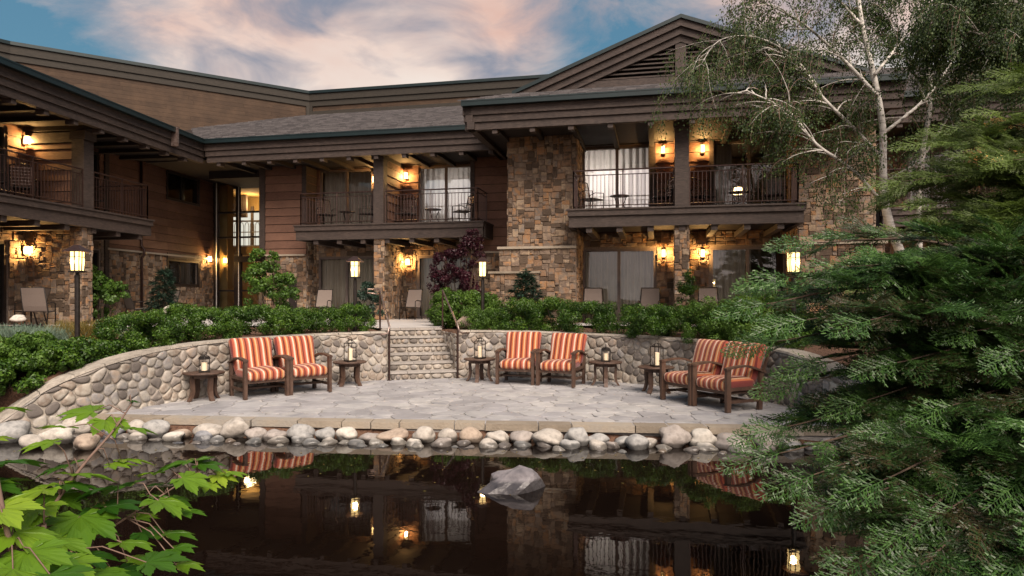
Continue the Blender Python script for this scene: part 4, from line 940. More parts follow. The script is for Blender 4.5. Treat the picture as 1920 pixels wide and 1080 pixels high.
# ================= tall hall behind
HB = thing('hall_building', (-8.9, 30, ZT), 'tall tan board-clad building rising behind the lodge roofs', 'building')
HO = HB.location.copy(); TH = 11.04
corners = [(-24.5, 16.5), (-17.8, 24.2), (-8.9, 30.0), (3.5, 27.36)]
cl, tr_, fl, ba = MB(), MB(), MB(), MB()
for i in range(3):
    p, q = Vector(corners[i]), Vector(corners[i + 1]); u = (q - p); L = u.length; u.normalize(); f = Fr(p, u, (u.y, -u.x))
    lo_ = 1 if i == 0 else 6.95
    siding(cl, f, .12, L - .12, 5.5 if i == 0 else 7, TH - .62, -.02, bh=.16, lap=.015, gp=.004)
    f.box(ba, 0, L, -.35, -.04, lo_, TH - .3)
    f.box(tr_, -.02, L + .02, -.1, .10, TH - .42, TH - .12); f.box(tr_, -.02, L + .02, -.1, .05, TH - .66, TH - .42); f.box(fl, -.03, L + .03, -.2, .16, TH - .12, TH)
    f.box(tr_, L - .16, L - .002, -.1, .07, 7, TH - .66); f.box(tr_, .002, .16, -.1, .07, 7, TH - .66)
for nm, m_, k in (('cladding', cl, 'hallwood'), ('cornice', tr_, 'halltrim'), ('parapet_flashing', fl, 'flash'), ('wall', ba, 'soffit')): mk(nm, m_, Mt[k], HB, HO)
f = Fr(FM.pt(0, 0, 0), FM.u, FM.w); mb = MB()
for k in (0,): FM.box(mb, A(583, -4.8), e1 + 2, -4.95, -4.8, 9.85, 10.1)
mk('roof_flashing', mb, Mt['halltrim'], HB, HO)
# ================= lamps on the walls
wall_lamp(FM, 763, 331, .06, 'lit wall lamp beside the right-hand balcony door of the middle wing', 30)
wall_lamp(FM, 704, 338, .06, 'lit wall lamp half hidden behind the balcony post of the middle wing', 24)
wall_lamp(FM, 766, 492, .07, 'lit wall lamp on stone beside the ground-floor pillar of the middle wing', 30)
wall_lamp(FM, 1243, 283, B1 + .06, 'lit wall lamp left of the balcony post under the gable', 26)
wall_lamp(FM, 1317, 281, B1 + .06, 'lit wall lamp right of the balcony post under the gable', 26)
wall_lamp(FM, 1244, 476, B1 + .07, 'lit wall lamp left of the stone pillar below the gable balcony', 26)
wall_lamp(FM, 1317, 476, B1 + .07, 'lit wall lamp right of the stone pillar below the gable balcony', 26)
wall_lamp(FL, 45, 264, CWL + .06, 'lit wall lamp above the left wing balcony', 34)
wall_lamp(FL, 45, 470, CWL + .07, 'lit wall lamp over the chairs under the left wing balcony', 38)
wall_lamp(FL, 389, 486, CWL + .07, 'lit wall lamp at the corner of the left wing next to the glazed stair hall', 26)
wall_lamp(FM, 425, 489, BA - .48, 'lit wall lamp inside the glazed stair hall', 16)
wall_lamp(FM, 1872, 296, bx + .07, 'lit wall lamp of the far right wing seen through the trees, upper storey', 26)
wall_lamp(FM, 1866, 485, bx + .07, 'lit wall lamp of the far right wing seen through the trees, ground floor', 40)
# ================================================================ post lanterns
def post_lantern(px, py, d, base, label, power):
    p = W(px, py, d); r = thing('post_lantern', (p.x, p.y, base), label, 'garden lamp', 'lit post lanterns round the patio'); z = p.z - base
    mb = MB(); mb.tube([(0, 0, 0), (0, 0, z - .24)], .042, 10); mb.lathe((0, 0, 0), [(.09, 0), (.09, .03), (.05, .05)], 14); mk('post', mb, Mt['iron'], r, smooth=False)
    mb = MB(); w, h = .074, .165
    for sx in (-1, 1):
        for sy in (-1, 1): mb.tube([(sx * w, sy * w, z - h), (sx * w * 1.12, sy * w * 1.12, z + h)], .008, 4)
    for zz, ww in ((z - h, w), (z + h * .45, w * 1.08)):
        for a, b in (((-1, -1), (1, -1)), ((1, -1), (1, 1)), ((1, 1), (-1, 1)), ((-1, 1), (-1, -1))): mb.tube([(a[0] * ww, a[1] * ww, zz), (b[0] * ww, b[1] * ww, zz)], .007, 4)
    for a in ((0, -1), (0, 1), (1, 0), (-1, 0)): mb.tube([(a[0] * w, a[1] * w, z - h), (a[0] * w * 1.12, a[1] * w * 1.12, z + h)], .010, 4)
    mb.box((0, 0, z - h - .015), (.2, .2, .03)); mb.tube([(0, 0, z - .30), (0, 0, z - .19)], .03, 8)
    mk('cage', mb, Mt['iron'], r)
    mb = MB(); q = .175
    mb.add([(-q, -q, z + h), (q, -q, z + h), (q, q, z + h), (-q, q, z + h), (-.03, -.03, z + h + .12), (.03, -.03, z + h + .12), (.03, .03, z + h + .12), (-.03, .03, z + h + .12), (0, 0, z + h + .02)],
           [(0, 1, 5, 4), (1, 2, 6, 5), (2, 3, 7, 6), (3, 0, 4, 7), (4, 5, 6, 7), (1, 0, 8), (2, 1, 8), (3, 2, 8), (0, 3, 8)]); mk('roof_hood', mb, Mt['rail'], r)
    mb = MB(); w -= .006; v = [(sx * w * k, sy * w * k, zz) for zz, k in ((z - h, 1), (z + h, 1.12)) for sx, sy in ((-1, -1), (1, -1), (1, 1), (-1, 1))]
    mb.box8(v); mk('glass_shade', mb, Mt['lampglow'], r)
    l = bpy.data.lights.new('bulb', 'POINT'); l.energy = power * 2.4; l.color = (1, .62, .26); l.shadow_soft_size = .05
    o = bpy.data.objects.new('bulb', l); o.location = (0, 0, z); link(o, r)
post_lantern(145, 490, 11.9, 1.14, 'lit square post lantern at far left above the shrubs', 16)
post_lantern(666, 505, 14.95, 1.2, 'lit post lantern behind the left hedge, left of the steps', 14)
post_lantern(905, 505, 16.0, 1.2, 'lit post lantern just right of the steps', 14)
post_lantern(1488, 492, 11.85, 1.05, 'lit post lantern among the cedar branches on the right', 18)
# ================================================================ armchairs
def make_armchair():
    r = thing('armchair', (0, 0, 0), 'x', 'armchair', 'striped armchairs on the patio')
    W2 = .37
    for sx in (-1, 1):
        mb = MB(); mb.box((sx * W2, -.34, .33), (.055, .085, .66)); mk('leg', mb, Mt['teak'], r)
        mb = MB(); mb.add([(sx * W2 + dx, y, z) for z, yo in ((0, .0), (.58, .04)) for dx, y in ((-.026, .28 + yo), (.026, .28 + yo), (.026, .36 + yo), (-.026, .36 + yo))], [(0, 3, 2, 1), (4, 5, 6, 7), (0, 1, 5, 4), (1, 2, 6, 5), (2, 3, 7, 6), (3, 0, 4, 7)]); mk('leg', mb, Mt['teak'], r)
        mb = MB(); n = 10
        for i in range(n):
            t0, t1 = i / n, (i + 1) / n; f = lambda t: (-.39 + .82 * t, .655 + .035 * math.sin(math.pi * min(1, t * 1.1)) - .07 * max(0, t - .55) / .45)
            (y0, z0), (y1, z1) = f(t0), f(t1); w = .04
            mb.box8([(sx * W2 - w, y0, z0 - .016), (sx * W2 + w, y0, z0 - .016), (sx * W2 + w, y1, z1 - .016), (sx * W2 - w, y1, z1 - .016), (sx * W2 - w, y0, z0 + .016), (sx * W2 + w, y0, z0 + .016), (sx * W2 + w, y1, z1 + .016), (sx * W2 - w, y1, z1 + .016)], .5)
        mk('armrest', mb, Mt['teak'], r)
        mb = MB(); mb.box((sx * W2, 0, .15), (.03, .62, .045)); mb.box((sx * W2, 0, .34), (.03, .62, .05)); mk('side_rail', mb, Mt['teak'], r)
    mb = MB(); mb.box((0, -.30, .29), (.70, .03, .06)); mb.box((0, .30, .27), (.70, .03, .06)); mb.box((0, .0, .275), (.68, .56, .02)); mb.box((0, -.05, .15), (.70, .05, .03)); mb.box((0, .2, .13), (.70, .05, .03)); mk('seat_frame', mb, Mt['teak'], r)
    T = Matrix.Translation((0, .45, .60)) @ Matrix.Rotation(R(-24), 4, 'X'); mb = MB()
    for x in (-.31, .31): mb.box(T @ Vector((x, .02, .0)), (.045, .03, .74), Matrix.Rotation(R(-24), 3, 'X'))
    for z in (-.3, .0, .33): mb.box(T @ Vector((0, .02, z)), (.62, .025, .05), Matrix.Rotation(R(-24), 3, 'X'))
    mk('back_frame', mb, Mt['teak'], r)
    mb = MB(); mb.rbox((.675, .64, .155), .06, .022, Matrix.Translation((0, -.04, .40)), 10, lambda p: Vector((p.x, p.y, p.z - .012 * (p.y < -.2) + .01 * math.sin(p.x * 9) * (p.z > 0)))); mk('seat_cushion', mb, Mt['stripe'], r, smooth=True)
    mb = MB(); T2 = Matrix.Translation((0, .35, .70)) @ Matrix.Rotation(R(66), 4, 'X')
    mb.rbox((.70, .66, .15), .06, .028, T2, 10, lambda p: Vector((p.x * (1.04 + .22 * p.y), p.y, p.z + .014 * math.sin(p.y * 9)))); mk('back_cushion', mb, Mt['stripe'], r, smooth=True)
    return r
ch = make_armchair(); first = True
CH = [  # front-left foot, front-right foot as seen
    ((-4.56, 11.66), (-4.00, 12.15), 'striped armchair next to the far left side table, left one of the left pair'),
    ((-3.96, 12.19), (-3.38, 12.68), 'striped armchair nearer the steps, right one of the left pair'),
    ((-.30, 13.80), (.42, 13.60), 'striped armchair just right of the steps, left one of the middle pair'),
    ((.49, 13.57), (1.22, 13.26), 'striped armchair of the middle pair, next to the table with the short lantern'),
    ((2.58, 11.72), (2.90, 11.02), 'striped armchair of the right pair, next to the side table with tall lantern'),
    ((2.94, 10.98), (3.26, 10.36), 'striped armchair touching the cedar branches at the right end of the patio')]
for i, (p, q, lb) in enumerate(CH):
    p, q = Vector(p), Vector(q); d = (q - p).normalized(); m_ = (p + q) / 2; n_ = Vector((-d.y, d.x))   # n_ points to the rear
    o = ch if i == 0 else copy_tree(ch)
    c_ = m_ + n_ * .34; o.location = (c_.x, c_.y, ZP + .004); o.rotation_euler = (0, 0, math.atan2(d.y, d.x)); o['label'] = lb
    for k_ in o.children:
        if 'cushion' in k_.name:
            k_.rotation_euler = (R(random.uniform(-1.5, 1.5)), R(random.uniform(-.8, .8)), R(random.uniform(-2, 2))); k_.location = (random.uniform(-.01, .01), random.uniform(-.012, .004), .004)
# ================================================================ side tables
def make_side_table():
    r = thing('side_table', (0, 0, 0), 'x', 'side table', 'round dark side tables on the patio')
    mb = MB(); mb.lathe((0, 0, 0), [(.26, .435), (.315, .44), (.33, .452), (.335, .465), (.325, .478), (.29, .474), (.02, .474)], 36); mk('table_top', mb, Mt['teak'], r)
    mb = MB(); mb.lathe((0, 0, 0), [(.19, .38), (.215, .38), (.215, .435), (.19, .435)], 24); mk('apron', mb, Mt['teak'], r)
    for k in range(4):
        t = R(45 + 90 * k); c, s = math.cos(t), math.sin(t); mb = MB(); P = []
        prof = [(.20, .436, .032), (.215, .36, .030), (.205, .25, .030), (.20, .16, .029), (.225, .07, .028), (.27, 0, .028)]
        for rr_, z, h in prof:
            for dr_, dt in ((-h, -.038), (h * .6, -.038), (h * .6, .038), (-h, .038)): x, y = rr_ + dr_, dt; P.append((x * c - y * s, x * s + y * c, z))
        mb.add(P, [(i * 4 + j, i * 4 + (j + 1) % 4, i * 4 + 4 + (j + 1) % 4, i * 4 + 4 + j) for i in range(5) for j in range(4)] + [(0, 1, 2, 3), (20, 21, 22, 23)], .4); mk('leg', mb, Mt['teak'], r)
    return r
TB = [(-5.26, 11.65, 10, 'round dark side table at the far left end of the patio', 0, 'small dark lantern with a short candle on the far left side table'),
      (-3.24, 13.62, 20, 'round dark side table left of the steps against the cobble wall', 1, 'tall open lantern with candle on the side table left of the steps'),
      (-.68, 14.30, 35, 'round dark side table just right of the steps', 1, 'tall open lantern with candle on the side table right of the steps'),
      (1.86, 13.60, 40, 'round dark side table right of the middle pair of chairs', 0, 'small dark lantern on the side table beside the middle pair of chairs'),
      (2.66, 12.60, 5, 'round dark side table left of the right pair of chairs', 1, 'tall arched lantern on the side table beside the right pair of chairs')]
def make_lantern(tall):
    h, w = (.36, .085) if tall else (.22, .080)
    r = thing('candle_lantern', (0, 0, 0), 'x', 'candle lantern', 'candle lanterns on the side tables')
    mb = MB(); mb.box((0, 0, .012), (w * 2.2, w * 2.2, .024)); mk('base', mb, Mt['iron'], r)
    mb = MB()
    for sx in (-1, 1):
        for sy in (-1, 1): mb.tube([(sx * w, sy * w, .02), (sx * w, sy * w, h)], .0085, 4)
    for a, b in (((-1, -1), (1, -1)), ((1, -1), (1, 1)), ((1, 1), (-1, 1)), ((-1, 1), (-1, -1))): mb.tube([(a[0] * w, a[1] * w, h), (b[0] * w, b[1] * w, h)], .009, 4)
    for t in (0, math.pi / 2): mb.tube([(math.cos(t) * w * math.cos(a) * 1.1, math.sin(t) * w * math.cos(a) * 1.1, h + .065 * math.sin(a)) for a in np.linspace(0, math.pi, 9)], .008, 5)
    if not tall: mb.lathe((0, 0, h), [(w * 1.35, 0), (w * .7, .04), (.02, .05)], 4)
    mk('cage', mb, Mt['iron'], r)
    mb = MB(); mb.tube([(math.cos(a) * .035, 0, h + .085 + .035 * math.sin(a)) for a in np.linspace(-.5, math.pi + .5, 12)], .005, 5); mk('carrying_ring', mb, Mt['iron'], r)
    mb = MB(); mb.lathe((0, 0, .024), [(.048, 0), (.05, h * .62), (.035, h * .64), (.01, h * .62)], 18); mk('candle', mb, Mt['candle'], r, smooth=False)
    return r
tb = make_side_table(); lan = {0: make_lantern(0), 1: make_lantern(1)}; used = {0: 0, 1: 0}
for i, (x, y, a, lb, k, ll) in enumerate(TB):
    o = tb if i == 0 else copy_tree(tb); o.location = (x, y, ZP + .004); o.rotation_euler = (0, 0, R(a)); o['label'] = lb
    c = lan[k] if not used[k] else copy_tree(lan[k]); used[k] = 1; c.location = (x + .01, y, ZP + .004 + .479); c.rotation_euler = (0, 0, R(a * 1.7 + 8)); c['label'] = ll
# ================================================================ sling chairs and balcony furniture
def make_sling_chair():
    r = thing('sling_chair', (0, 0, 0), 'x', 'patio chair', 'sling chairs on the terrace')
    mb = MB()
    for sx in (-1, 1):
        x = sx * .28
        mb.tube([(x, -.26, 0), (x, -.24, .60), (x, -.1, .63), (x, .22, .60)], .016, 6); mb.tube([(x, .28, 0), (x, .18, .40), (x * .92, .36, 1.0)], .016, 6); mb.tube([(x, -.25, .40), (x, .19, .38)], .014, 6)
    mb.tube([(-.28, -.25, .40), (.28, -.25, .40)], .014, 6); mb.tube([(-.26, .36, 1.0), (.26, .36, 1.0)], .014, 6); mb.tube([(-.28, .28, .05), (.28, .28, .05)], .012, 6); mk('frame', mb, Mt['iron'], r, smooth=True)
    mb = MB(); P = []
    for y, z in ((-.25, .41), (0, .385), (.17, .40), (.22, .52), (.30, .80), (.36, .99)): P += [(-.26, y, z), (.26, y, z), (.26, y + .012, z + .012), (-.26, y + .012, z + .012)]
    mb.add(P, [(i * 4 + j, i * 4 + (j + 1) % 4, i * 4 + 4 + (j + 1) % 4, i * 4 + 4 + j) for i in range(5) for j in range(4)], .5); mk('sling', mb, Mt['sling'], r)
    return r
def make_lattice_chair():
    r = thing('lattice_chair', (0, 0, 0), 'x', 'balcony chair', 'metal chairs on the balconies')
    mb = MB()
    for sx in (-1, 1):
        x = sx * .27; mb.tube([(x, -.25, 0), (x, -.25, .62), (x, .05, .66), (x, .22, .60)], .014, 6); mb.tube([(x, .26, 0), (x, .2, .42), (x * .9, .3, .95)], .014, 6)
    mb.tube([(-.25, .3, .95), (0, .32, 1.0), (.25, .3, .95)], .016, 6); mk('frame', mb, Mt['iron'], r, smooth=True)
    mb = MB(); mb.box((0, -.02, .42), (.52, .48, .03)); mk('seat', mb, Mt['iron'], r)
    mb = MB()
    for i in range(7):
        x = -.22 + i * .44 / 6; mb.tube([(x, .22, .46), (x * .95, .30, .93)], .008, 4)
    for i in range(6):
        z = .5 + i * .08; y = .22 + (z - .46) * .17; mb.tube([(-.24, y, z), (.24, y, z)], .008, 4)
    mk('back_lattice', mb, Mt['steel'], r); return r
def make_bistro_table():
    r = thing('bistro_table', (0, 0, 0), 'x', 'balcony table', 'small round tables on the balconies')
    mb = MB(); mb.lathe((0, 0, 0), [(.02, .48), (.27, .48), (.28, .49), (.27, .50), (.02, .50)], 24); mk('table_top', mb, Mt['iron'], r)
    for k in range(3):
        t = R(120 * k + 20); mb = MB(); mb.tube([(.2 * math.cos(t), .2 * math.sin(t), .48), (.1 * math.cos(t), .1 * math.sin(t), .25), (.24 * math.cos(t), .24 * math.sin(t), 0)], .012, 6); mk('leg', mb, Mt['iron'], r)
    return r
def put(proto, st, F, px, b, z, face, lb, a=None):
    o = proto if not st.get(proto.name) else copy_tree(proto); st[proto.name] = 1
    a = F.A(px, b) if a is None else a; p = F.pt(a, b, z); o.location = p; o.rotation_euler = (0, 0, math.atan2(F.u.y, F.u.x) + R(face)); o['label'] = lb
st = {}; sc_, lc, bt = make_sling_chair(), make_lattice_chair(), make_bistro_table()
ZD = ZF + .035; zt = ZT + .014
for F, px, b, fc, lb in ((FM, 603, 1.3, 8, 'taupe sling chair left of the post lantern, below the middle balcony'), (FM, 770, 1.1, -5, 'taupe sling chair on the terrace behind the top of the steps'),
                         (FM, 830, 1.2, 12, 'sling chair half hidden behind the maroon maple'), (FM, 1112, 2.9, 5, 'taupe sling chair under the gable balcony beside the stone wall'),
                         (FM, 1217, 2.9, -6, 'taupe sling chair just left of the stone pillar'), (FM, 1332, 2.9, 8, 'taupe sling chair just right of the stone pillar'), (FM, 1445, 2.8, -10, 'sling chair at the right end under the gable balcony')):
    put(sc_, st, F, px, b, zt - (0.008 if px > 1000 else 0), fc, lb)
put(sc_, st, FL, 0, -1.75, gz(np.array(-14.), np.array(17.)).item() + .03, 200, 'taupe sling chair below the lower left wall lamp, facing right', a=-4.95)
put(sc_, st, FL, 0, -1.2, 1.23, 110, 'sling chair nearest the stone pillar below the left wing balcony', a=-5.3)
put(sc_, st, FL, 0, -1.7, 1.23, 60, 'dark sling chair against the stone base between two left wing shrubs', a=-.9)
put(sc_, st, FL, 0, -1.7, 1.23, 240, 'second dark sling chair beside the left wing downpipe', a=.6)
for F, px, b, fc, lb in ((FM, 612, 1.1, 50, 'metal chair on the middle balcony, left end'), (FM, 690, 1.1, -60, 'metal chair on the middle balcony beside its post'),
                         (FM, 762, .8, 0, 'metal chair under the lamp on the middle balcony'), (FM, 868, 1.0, -50, 'metal chair at the right end of the middle balcony'),
                         (FM, 1108, 2.8, 60, 'metal chair at the left end of the gable balcony'), (FM, 1240, 2.8, -70, 'reclined metal chair left of the gable balcony post'),
                         (FM, 1318, 2.7, 50, 'dark metal chair right of the gable balcony post'), (FM, 1452, 2.6, -20, 'metal lattice chair at the right end of the gable balcony')):
    put(lc, st, F, px, b, ZD, fc, lb)
put(lc, st, FL, 0, -1.7, ZD, 120, 'metal chair on the left wing balcony below the wall lamp', a=-5.2); put(lc, st, FL, 0, -1.7, ZD, 70, 'second metal chair on the left wing balcony', a=-6.2); put(lc, st, FL, 0, -1.6, ZD, 70, 'metal chair on the left wing balcony right of its post', a=-3.0)
for px, b, lb in ((650, 1.2, 'small round table on the middle balcony, left bay'), (812, 1.2, 'small round table on the middle balcony, right bay'), (1162, 2.9, 'small round table on the gable balcony, left bay'), (1385, 2.9, 'small round table on the gable balcony, right bay')):
    put(bt, st, FM, px, b, ZD, 0, lb)
# bedside lamp inside the open-curtained room
p = FM.pt(A(1384, B1 - 1.2), B1 - 1.2, ZF + .02)
r = thing('nightstand', p, 'dark nightstand inside the room with open curtains', 'nightstand'); mb = MB(); mb.box((0, 0, .3), (.45, .4, .56)); mb.box((0, 0, .6), (.5, .45, .04)); mb.box((0, -.21, .42), (.38, .02, .16)); mb.box((0, -.21, .2), (.38, .02, .16)); mk('cabinet', mb, Mt['teak'], r)
r = thing('table_lamp', p + Vector((0, 0, .62)), 'lit bedside lamp glowing between the open curtains', 'table lamp')
mb = MB(); mb.lathe((0, 0, 0), [(.07, 0), (.07, .02), (.02, .04), (.03, .14), (.015, .25)], 14); mk('lamp_base', mb, Mt['iron'], r)
mb = MB(); mb.lathe((0, 0, .2), [(.15, 0), (.11, .2), (.10, .2), (.14, 0)], 20); mk('lamp_shade', mb, glow('bedside_shade', (1, .66, .28), 3.5, .2), r)
l = bpy.data.lights.new('bulb', 'POINT'); l.energy = 14; l.color = (1, .62, .28); o = bpy.data.objects.new('bulb', l); o.location = (0, 0, .3); link(o, r)
# ================================================================ plants
def unit(n, rs): v = rs.normal(size=(n, 3)); return v / np.linalg.norm(v, axis=1, keepdims=True)
def nrm(v): return v / (np.linalg.norm(v, axis=1, keepdims=True) + 1e-9)
def leafquads(P, N_, size, asp, rs, fold=.22, axis_=None):
    n = len(P); size = (size * rs.uniform(.65, 1.3, n))[:, None]
    a = nrm(np.cross(N_, unit(n, rs))) if axis_ is None else nrm(axis_ + .35 * unit(n, rs))
    b = nrm(np.cross(N_, a)); up = N_ * size * fold
    return np.stack([P, P + a * size * .45 + b * size * asp * .5 + up, P + a * size, P + a * size * .45 - b * size * asp * .5 + up], 1)
def lumpy(lobes, n, rs, sub=26, sr=.28, shell=.35):
    """points on and just inside small leafy clumps that cover the big lobes"""
    cs, rr, rd = [], [], []
    for (c, r) in lobes:
        d = unit(sub, rs); d[:, 2] = np.where(d[:, 2] < -.75, -d[:, 2], d[:, 2]); d = nrm(d); k = rs.uniform(.72, 1.0, sub)[:, None]
        cs.append(np.array(c) + d * np.array(r) * k); m = min(r) if min(r) > .15 else .15
        rr.append(rs.uniform(.6, 1.25, sub) * sr * (np.mean(r))); rd.append(rs.uniform(0, 1, sub))
    cs, rr, rd = np.concatenate(cs), np.concatenate(rr), np.concatenate(rd)
    w = rr ** 2; i = rs.choice(len(cs), n, p=w / w.sum()); d = unit(n, rs)
    P = cs[i] + d * (rr[i] * (1 - shell * rs.uniform(0, 1, n) ** 1.5))[:, None] * np.array([1, 1, .85])
    return P, nrm(d + .7 * unit(n, rs)), rd[i], d
def shrub(name, loc, lobes, n, size, m, label, cat='shrub', group=None, asp=.55, sub=26, sr=.3, seed=0, stems=5, stemr=.012, barkm='bark', shell=.5):
    rs = np.random.RandomState(seed + 100); r = thing(name, loc, label, cat, group)
    P, N_, rd, d = lumpy(lobes, n, rs, sub, sr, shell)
    q = leafquads(P, N_, size, asp, rs); q[:, :, 2] = np.maximum(q[:, :, 2], -.02)
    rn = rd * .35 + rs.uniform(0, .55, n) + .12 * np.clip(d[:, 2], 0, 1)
    mkquads('foliage', q, rn, Mt[m], r)
    mb = MB(); rr = random.Random(seed)
    for (c, rad) in lobes:
        for _ in range(stems):
            e = Vector([c[i] + rr.uniform(-.75, .75) * rad[i] for i in range(3)]); s = Vector((c[0] * .5 + rr.uniform(-.1, .1), c[1] * .5 + rr.uniform(-.1, .1), 0))
            mid = (s + e) / 2 + Vector((rr.uniform(-.08, .08), rr.uniform(-.08, .08), 0)); mb.tube([s, mid, e], [stemr, stemr * .7, stemr * .3], 5)
    mk('stems', mb, Mt[barkm], r); return r
HG = 'clipped shrubs behind the cobble wall'
def hedge(px0, px1, ytop, ybot, d, label, seed, m='hedge', n=9000, size=.036, depth=.55):
    a, b = W(px0, ybot, d), W(px1, ybot, d); g0 = float(gz(np.array((a.x + b.x) / 2), np.array(d))); top = CAMZ + (HY - ytop) * d / FPX
    loc = Vector(((a.x + b.x) / 2, d, g0 - .03)); h = top - g0; w = (b.x - a.x) * 1.0; rr0 = random.Random(seed * 3); k = max(2, round(w / .65)); h *= rr0.uniform(.97, 1.1); lob = []
    rr = random.Random(seed)
    for i in range(k):
        x = (-.5 + (i + .5) / k) * w; hh = h * rr.uniform(.88, 1.02)
        lob.append(((x, rr.uniform(-.1, .1), hh * .48), (w / k * .74, depth * rr.uniform(.85, 1.1), hh * .54)))
    return shrub('hedge_shrub', loc, lob, int(n * 2.3), size, m, label, 'shrub', HG, seed=seed, sub=60, sr=.27, stems=3, stemr=.006)
hedge(205, 318, 578, 665, 11.75, 'round dark green shrub at the left end of the clipped hedge left of the steps', 1, n=9500)
hedge(300, 425, 576, 650, 12.9, 'clipped shrub behind the left pair of armchairs', 2, n=9500)
hedge(412, 560, 574, 630, 14.2, 'bright topped clipped shrub in front of the glazed stair hall', 3, n=9500)
hedge(545, 686, 573, 625, 14.95, 'clipped shrub ending at the left handrail of the steps', 4, n=9000)
hedge(945, 1075, 566, 628, 15.6, 'clipped shrub behind the middle pair of armchairs', 5, n=9500)
hedge(1062, 1200, 565, 632, 14.85, 'clipped shrub in the middle of the hedge right of the steps', 6, n=9500)
hedge(1188, 1310, 568, 640, 13.95, 'clipped shrub behind the side table with the tall arched lantern', 7, n=9500)
hedge(1290, 1425, 562, 645, 12.9, 'yellow-green shrub behind the right pair of armchairs', 8, m='bright', n=9500)
hedge(1385, 1480, 610, 660, 11.9, 'small bright green shrub at the wall behind the far right armchair', 9, m='bright', n=4500)
hedge(868, 945, 578, 622, 15.9, 'small bright green mound at the foot of the post lantern right of the steps', 10, m='bright', n=5000)
hedge(815, 882, 545, 592, 17.4, 'loose green shrub below the maroon maple, left of the tan boulder', 11, m='bright', n=5000, size=.06)
hedge(880, 935, 545, 590, 17.8, 'loose green shrub between maroon maple and stone wall', 12, m='bright', n=4000, size=.06)
hedge(-70, 95, 628, 735, 10.35, 'large leafy shrub at the left edge of the photo above the end of the wall', 13, m='bright', n=12000, size=.05)
hedge(60, 168, 640, 712, 10.5, 'leafy shrub in front of the far left post lantern', 14, m='hedge', n=9000, size=.05)
hedge(150, 218, 638, 680, 11.1, 'small green shrub right of the far left post lantern', 15, m='hedge', n=5000, size=.045)
hedge(-60, 60, 672, 775, 9.85, 'low dark green shrub at the left edge, nearest the pond', 16, m='hedge', n=9000, size=.05)
hedge(1470, 1580, 585, 650, 12.6, 'leafy shrub right of the far right post lantern, behind cedar branches', 17, m='bright', n=5000, size=.05)
hedge(1560, 1700, 570, 660, 12.2, 'leafy shrub at the foot of the birches', 18, m='hedge', n=6000, size=.05)
hedge(1690, 1860, 560, 670, 12.4, 'dark leafy shrub right of the birches, behind the cedar', 19, m='hedge', n=6000, size=.05)
def tuft(px, py, d, r, h, n, m, label, seed):
    rs = np.random.RandomState(seed); p = W(px, py, d); loc = (p.x, p.y, float(gz(np.array(p.x), np.array(p.y))) - .02)
    P = np.stack([rs.normal(0, r * .3, n), rs.normal(0, r * .3, n), np.zeros(n)], 1); a = nrm(np.stack([rs.normal(0, .5, n), rs.normal(0, .5, n), np.ones(n)], 1))
    b = nrm(np.cross(a, unit(n, rs))); L = h * rs.uniform(.5, 1.1, n)[:, None]; w = .005
    tip = P + a * L + np.stack([a[:, 0], a[:, 1], -.3 * np.ones(n)], 1) * L * .25
    o = mkquads('ornamental_grass', np.stack([P - b * w, P + b * w, tip + b * w * .3, tip - b * w * .3], 1), rs.uniform(0, 1, n), Mt[m], None, loc=loc); return tag(o, label, 'ornamental grass', 'grass tufts in the left bed')
tuft(20, 625, 12.6, .9, .42, 2600, 'sage', 'silvery sage-green grass tuft at the left edge of the photo', 1)
tuft(75, 622, 12.9, .7, .35, 1800, 'sage', 'silvery grass tuft left of the post lantern', 2)
tuft(170, 612, 13.4, .5, .45, 1400, 'gold', 'golden tuft just right of the far left post lantern', 3)
tuft(125, 608, 13.9, .4, .4, 1100, 'gold', 'golden tuft behind the far left post lantern', 4)
tuft(205, 612, 14.2, .4, .3, 900, 'sage', 'small grey-green tuft by the left path', 5)
# small trees and upright shrubs against the lodge
def ztr(x, y): return float(gz(np.array(x), np.array(y)))
def treeat(name, px, d, lobes, n, size, m, label, cat, seed, **k):
    p = W(px, 590, d); return shrub(name, (p.x, p.y, ztr(p.x, p.y) - .02), lobes, n, size, m, label, cat, None, seed=seed, **k)
treeat('vine_maple', 508, 21.0, [((0, 0, .7), (.78, .5, .6)), ((-.2, 0, 1.4), (.6, .4, .45)), ((.35, .1, 1.1), (.5, .35, .45)), ((-.35, 0, 1.95), (.28, .2, .35)), ((.1, 0, 1.9), (.15, .15, .3))], 6500, .075, 'bright', 'light green vine maple in front of the stone base left of the middle balcony', 'tree', 30, asp=.8, sr=.3)
treeat('vine_maple', 190, 19.5, [((0, 0, .6), (.5, .35, .55)), ((-.15, 0, 1.1), (.42, .3, .4)), ((.4, 0, 1.0), (.35, .2, .25)), ((-.25, 0, 1.5), (.15, .15, .2))], 4200, .075, 'bright', 'light green vine maple between the stone pillar and left wing base', 'tree', 31, asp=.8, sr=.3)
treeat('ivy_shrub', 1285, 16.0, [((0, 0, .6), (.28, .2, .55)), ((.05, 0, 1.1), (.2, .18, .35))], 2600, .05, 'hedge', 'narrow climbing shrub on the stone pillar below the gable balcony', 'shrub', 32)
treeat('small_shrub', 690, 20.3, [((0, 0, .5), (.42, .35, .5)), ((0, 0, .95), (.25, .22, .3))], 3200, .06, 'dkcon', 'dark rounded shrub beside the left handrail, under the middle balcony', 'shrub', 33)
treeat('ground_shrub', 1440, 13.6, [((0, 0, .45), (.8, .5, .5))], 4200, .06, 'bright', 'low fern-like shrub at the right end of the terrace bed', 'shrub', 34)
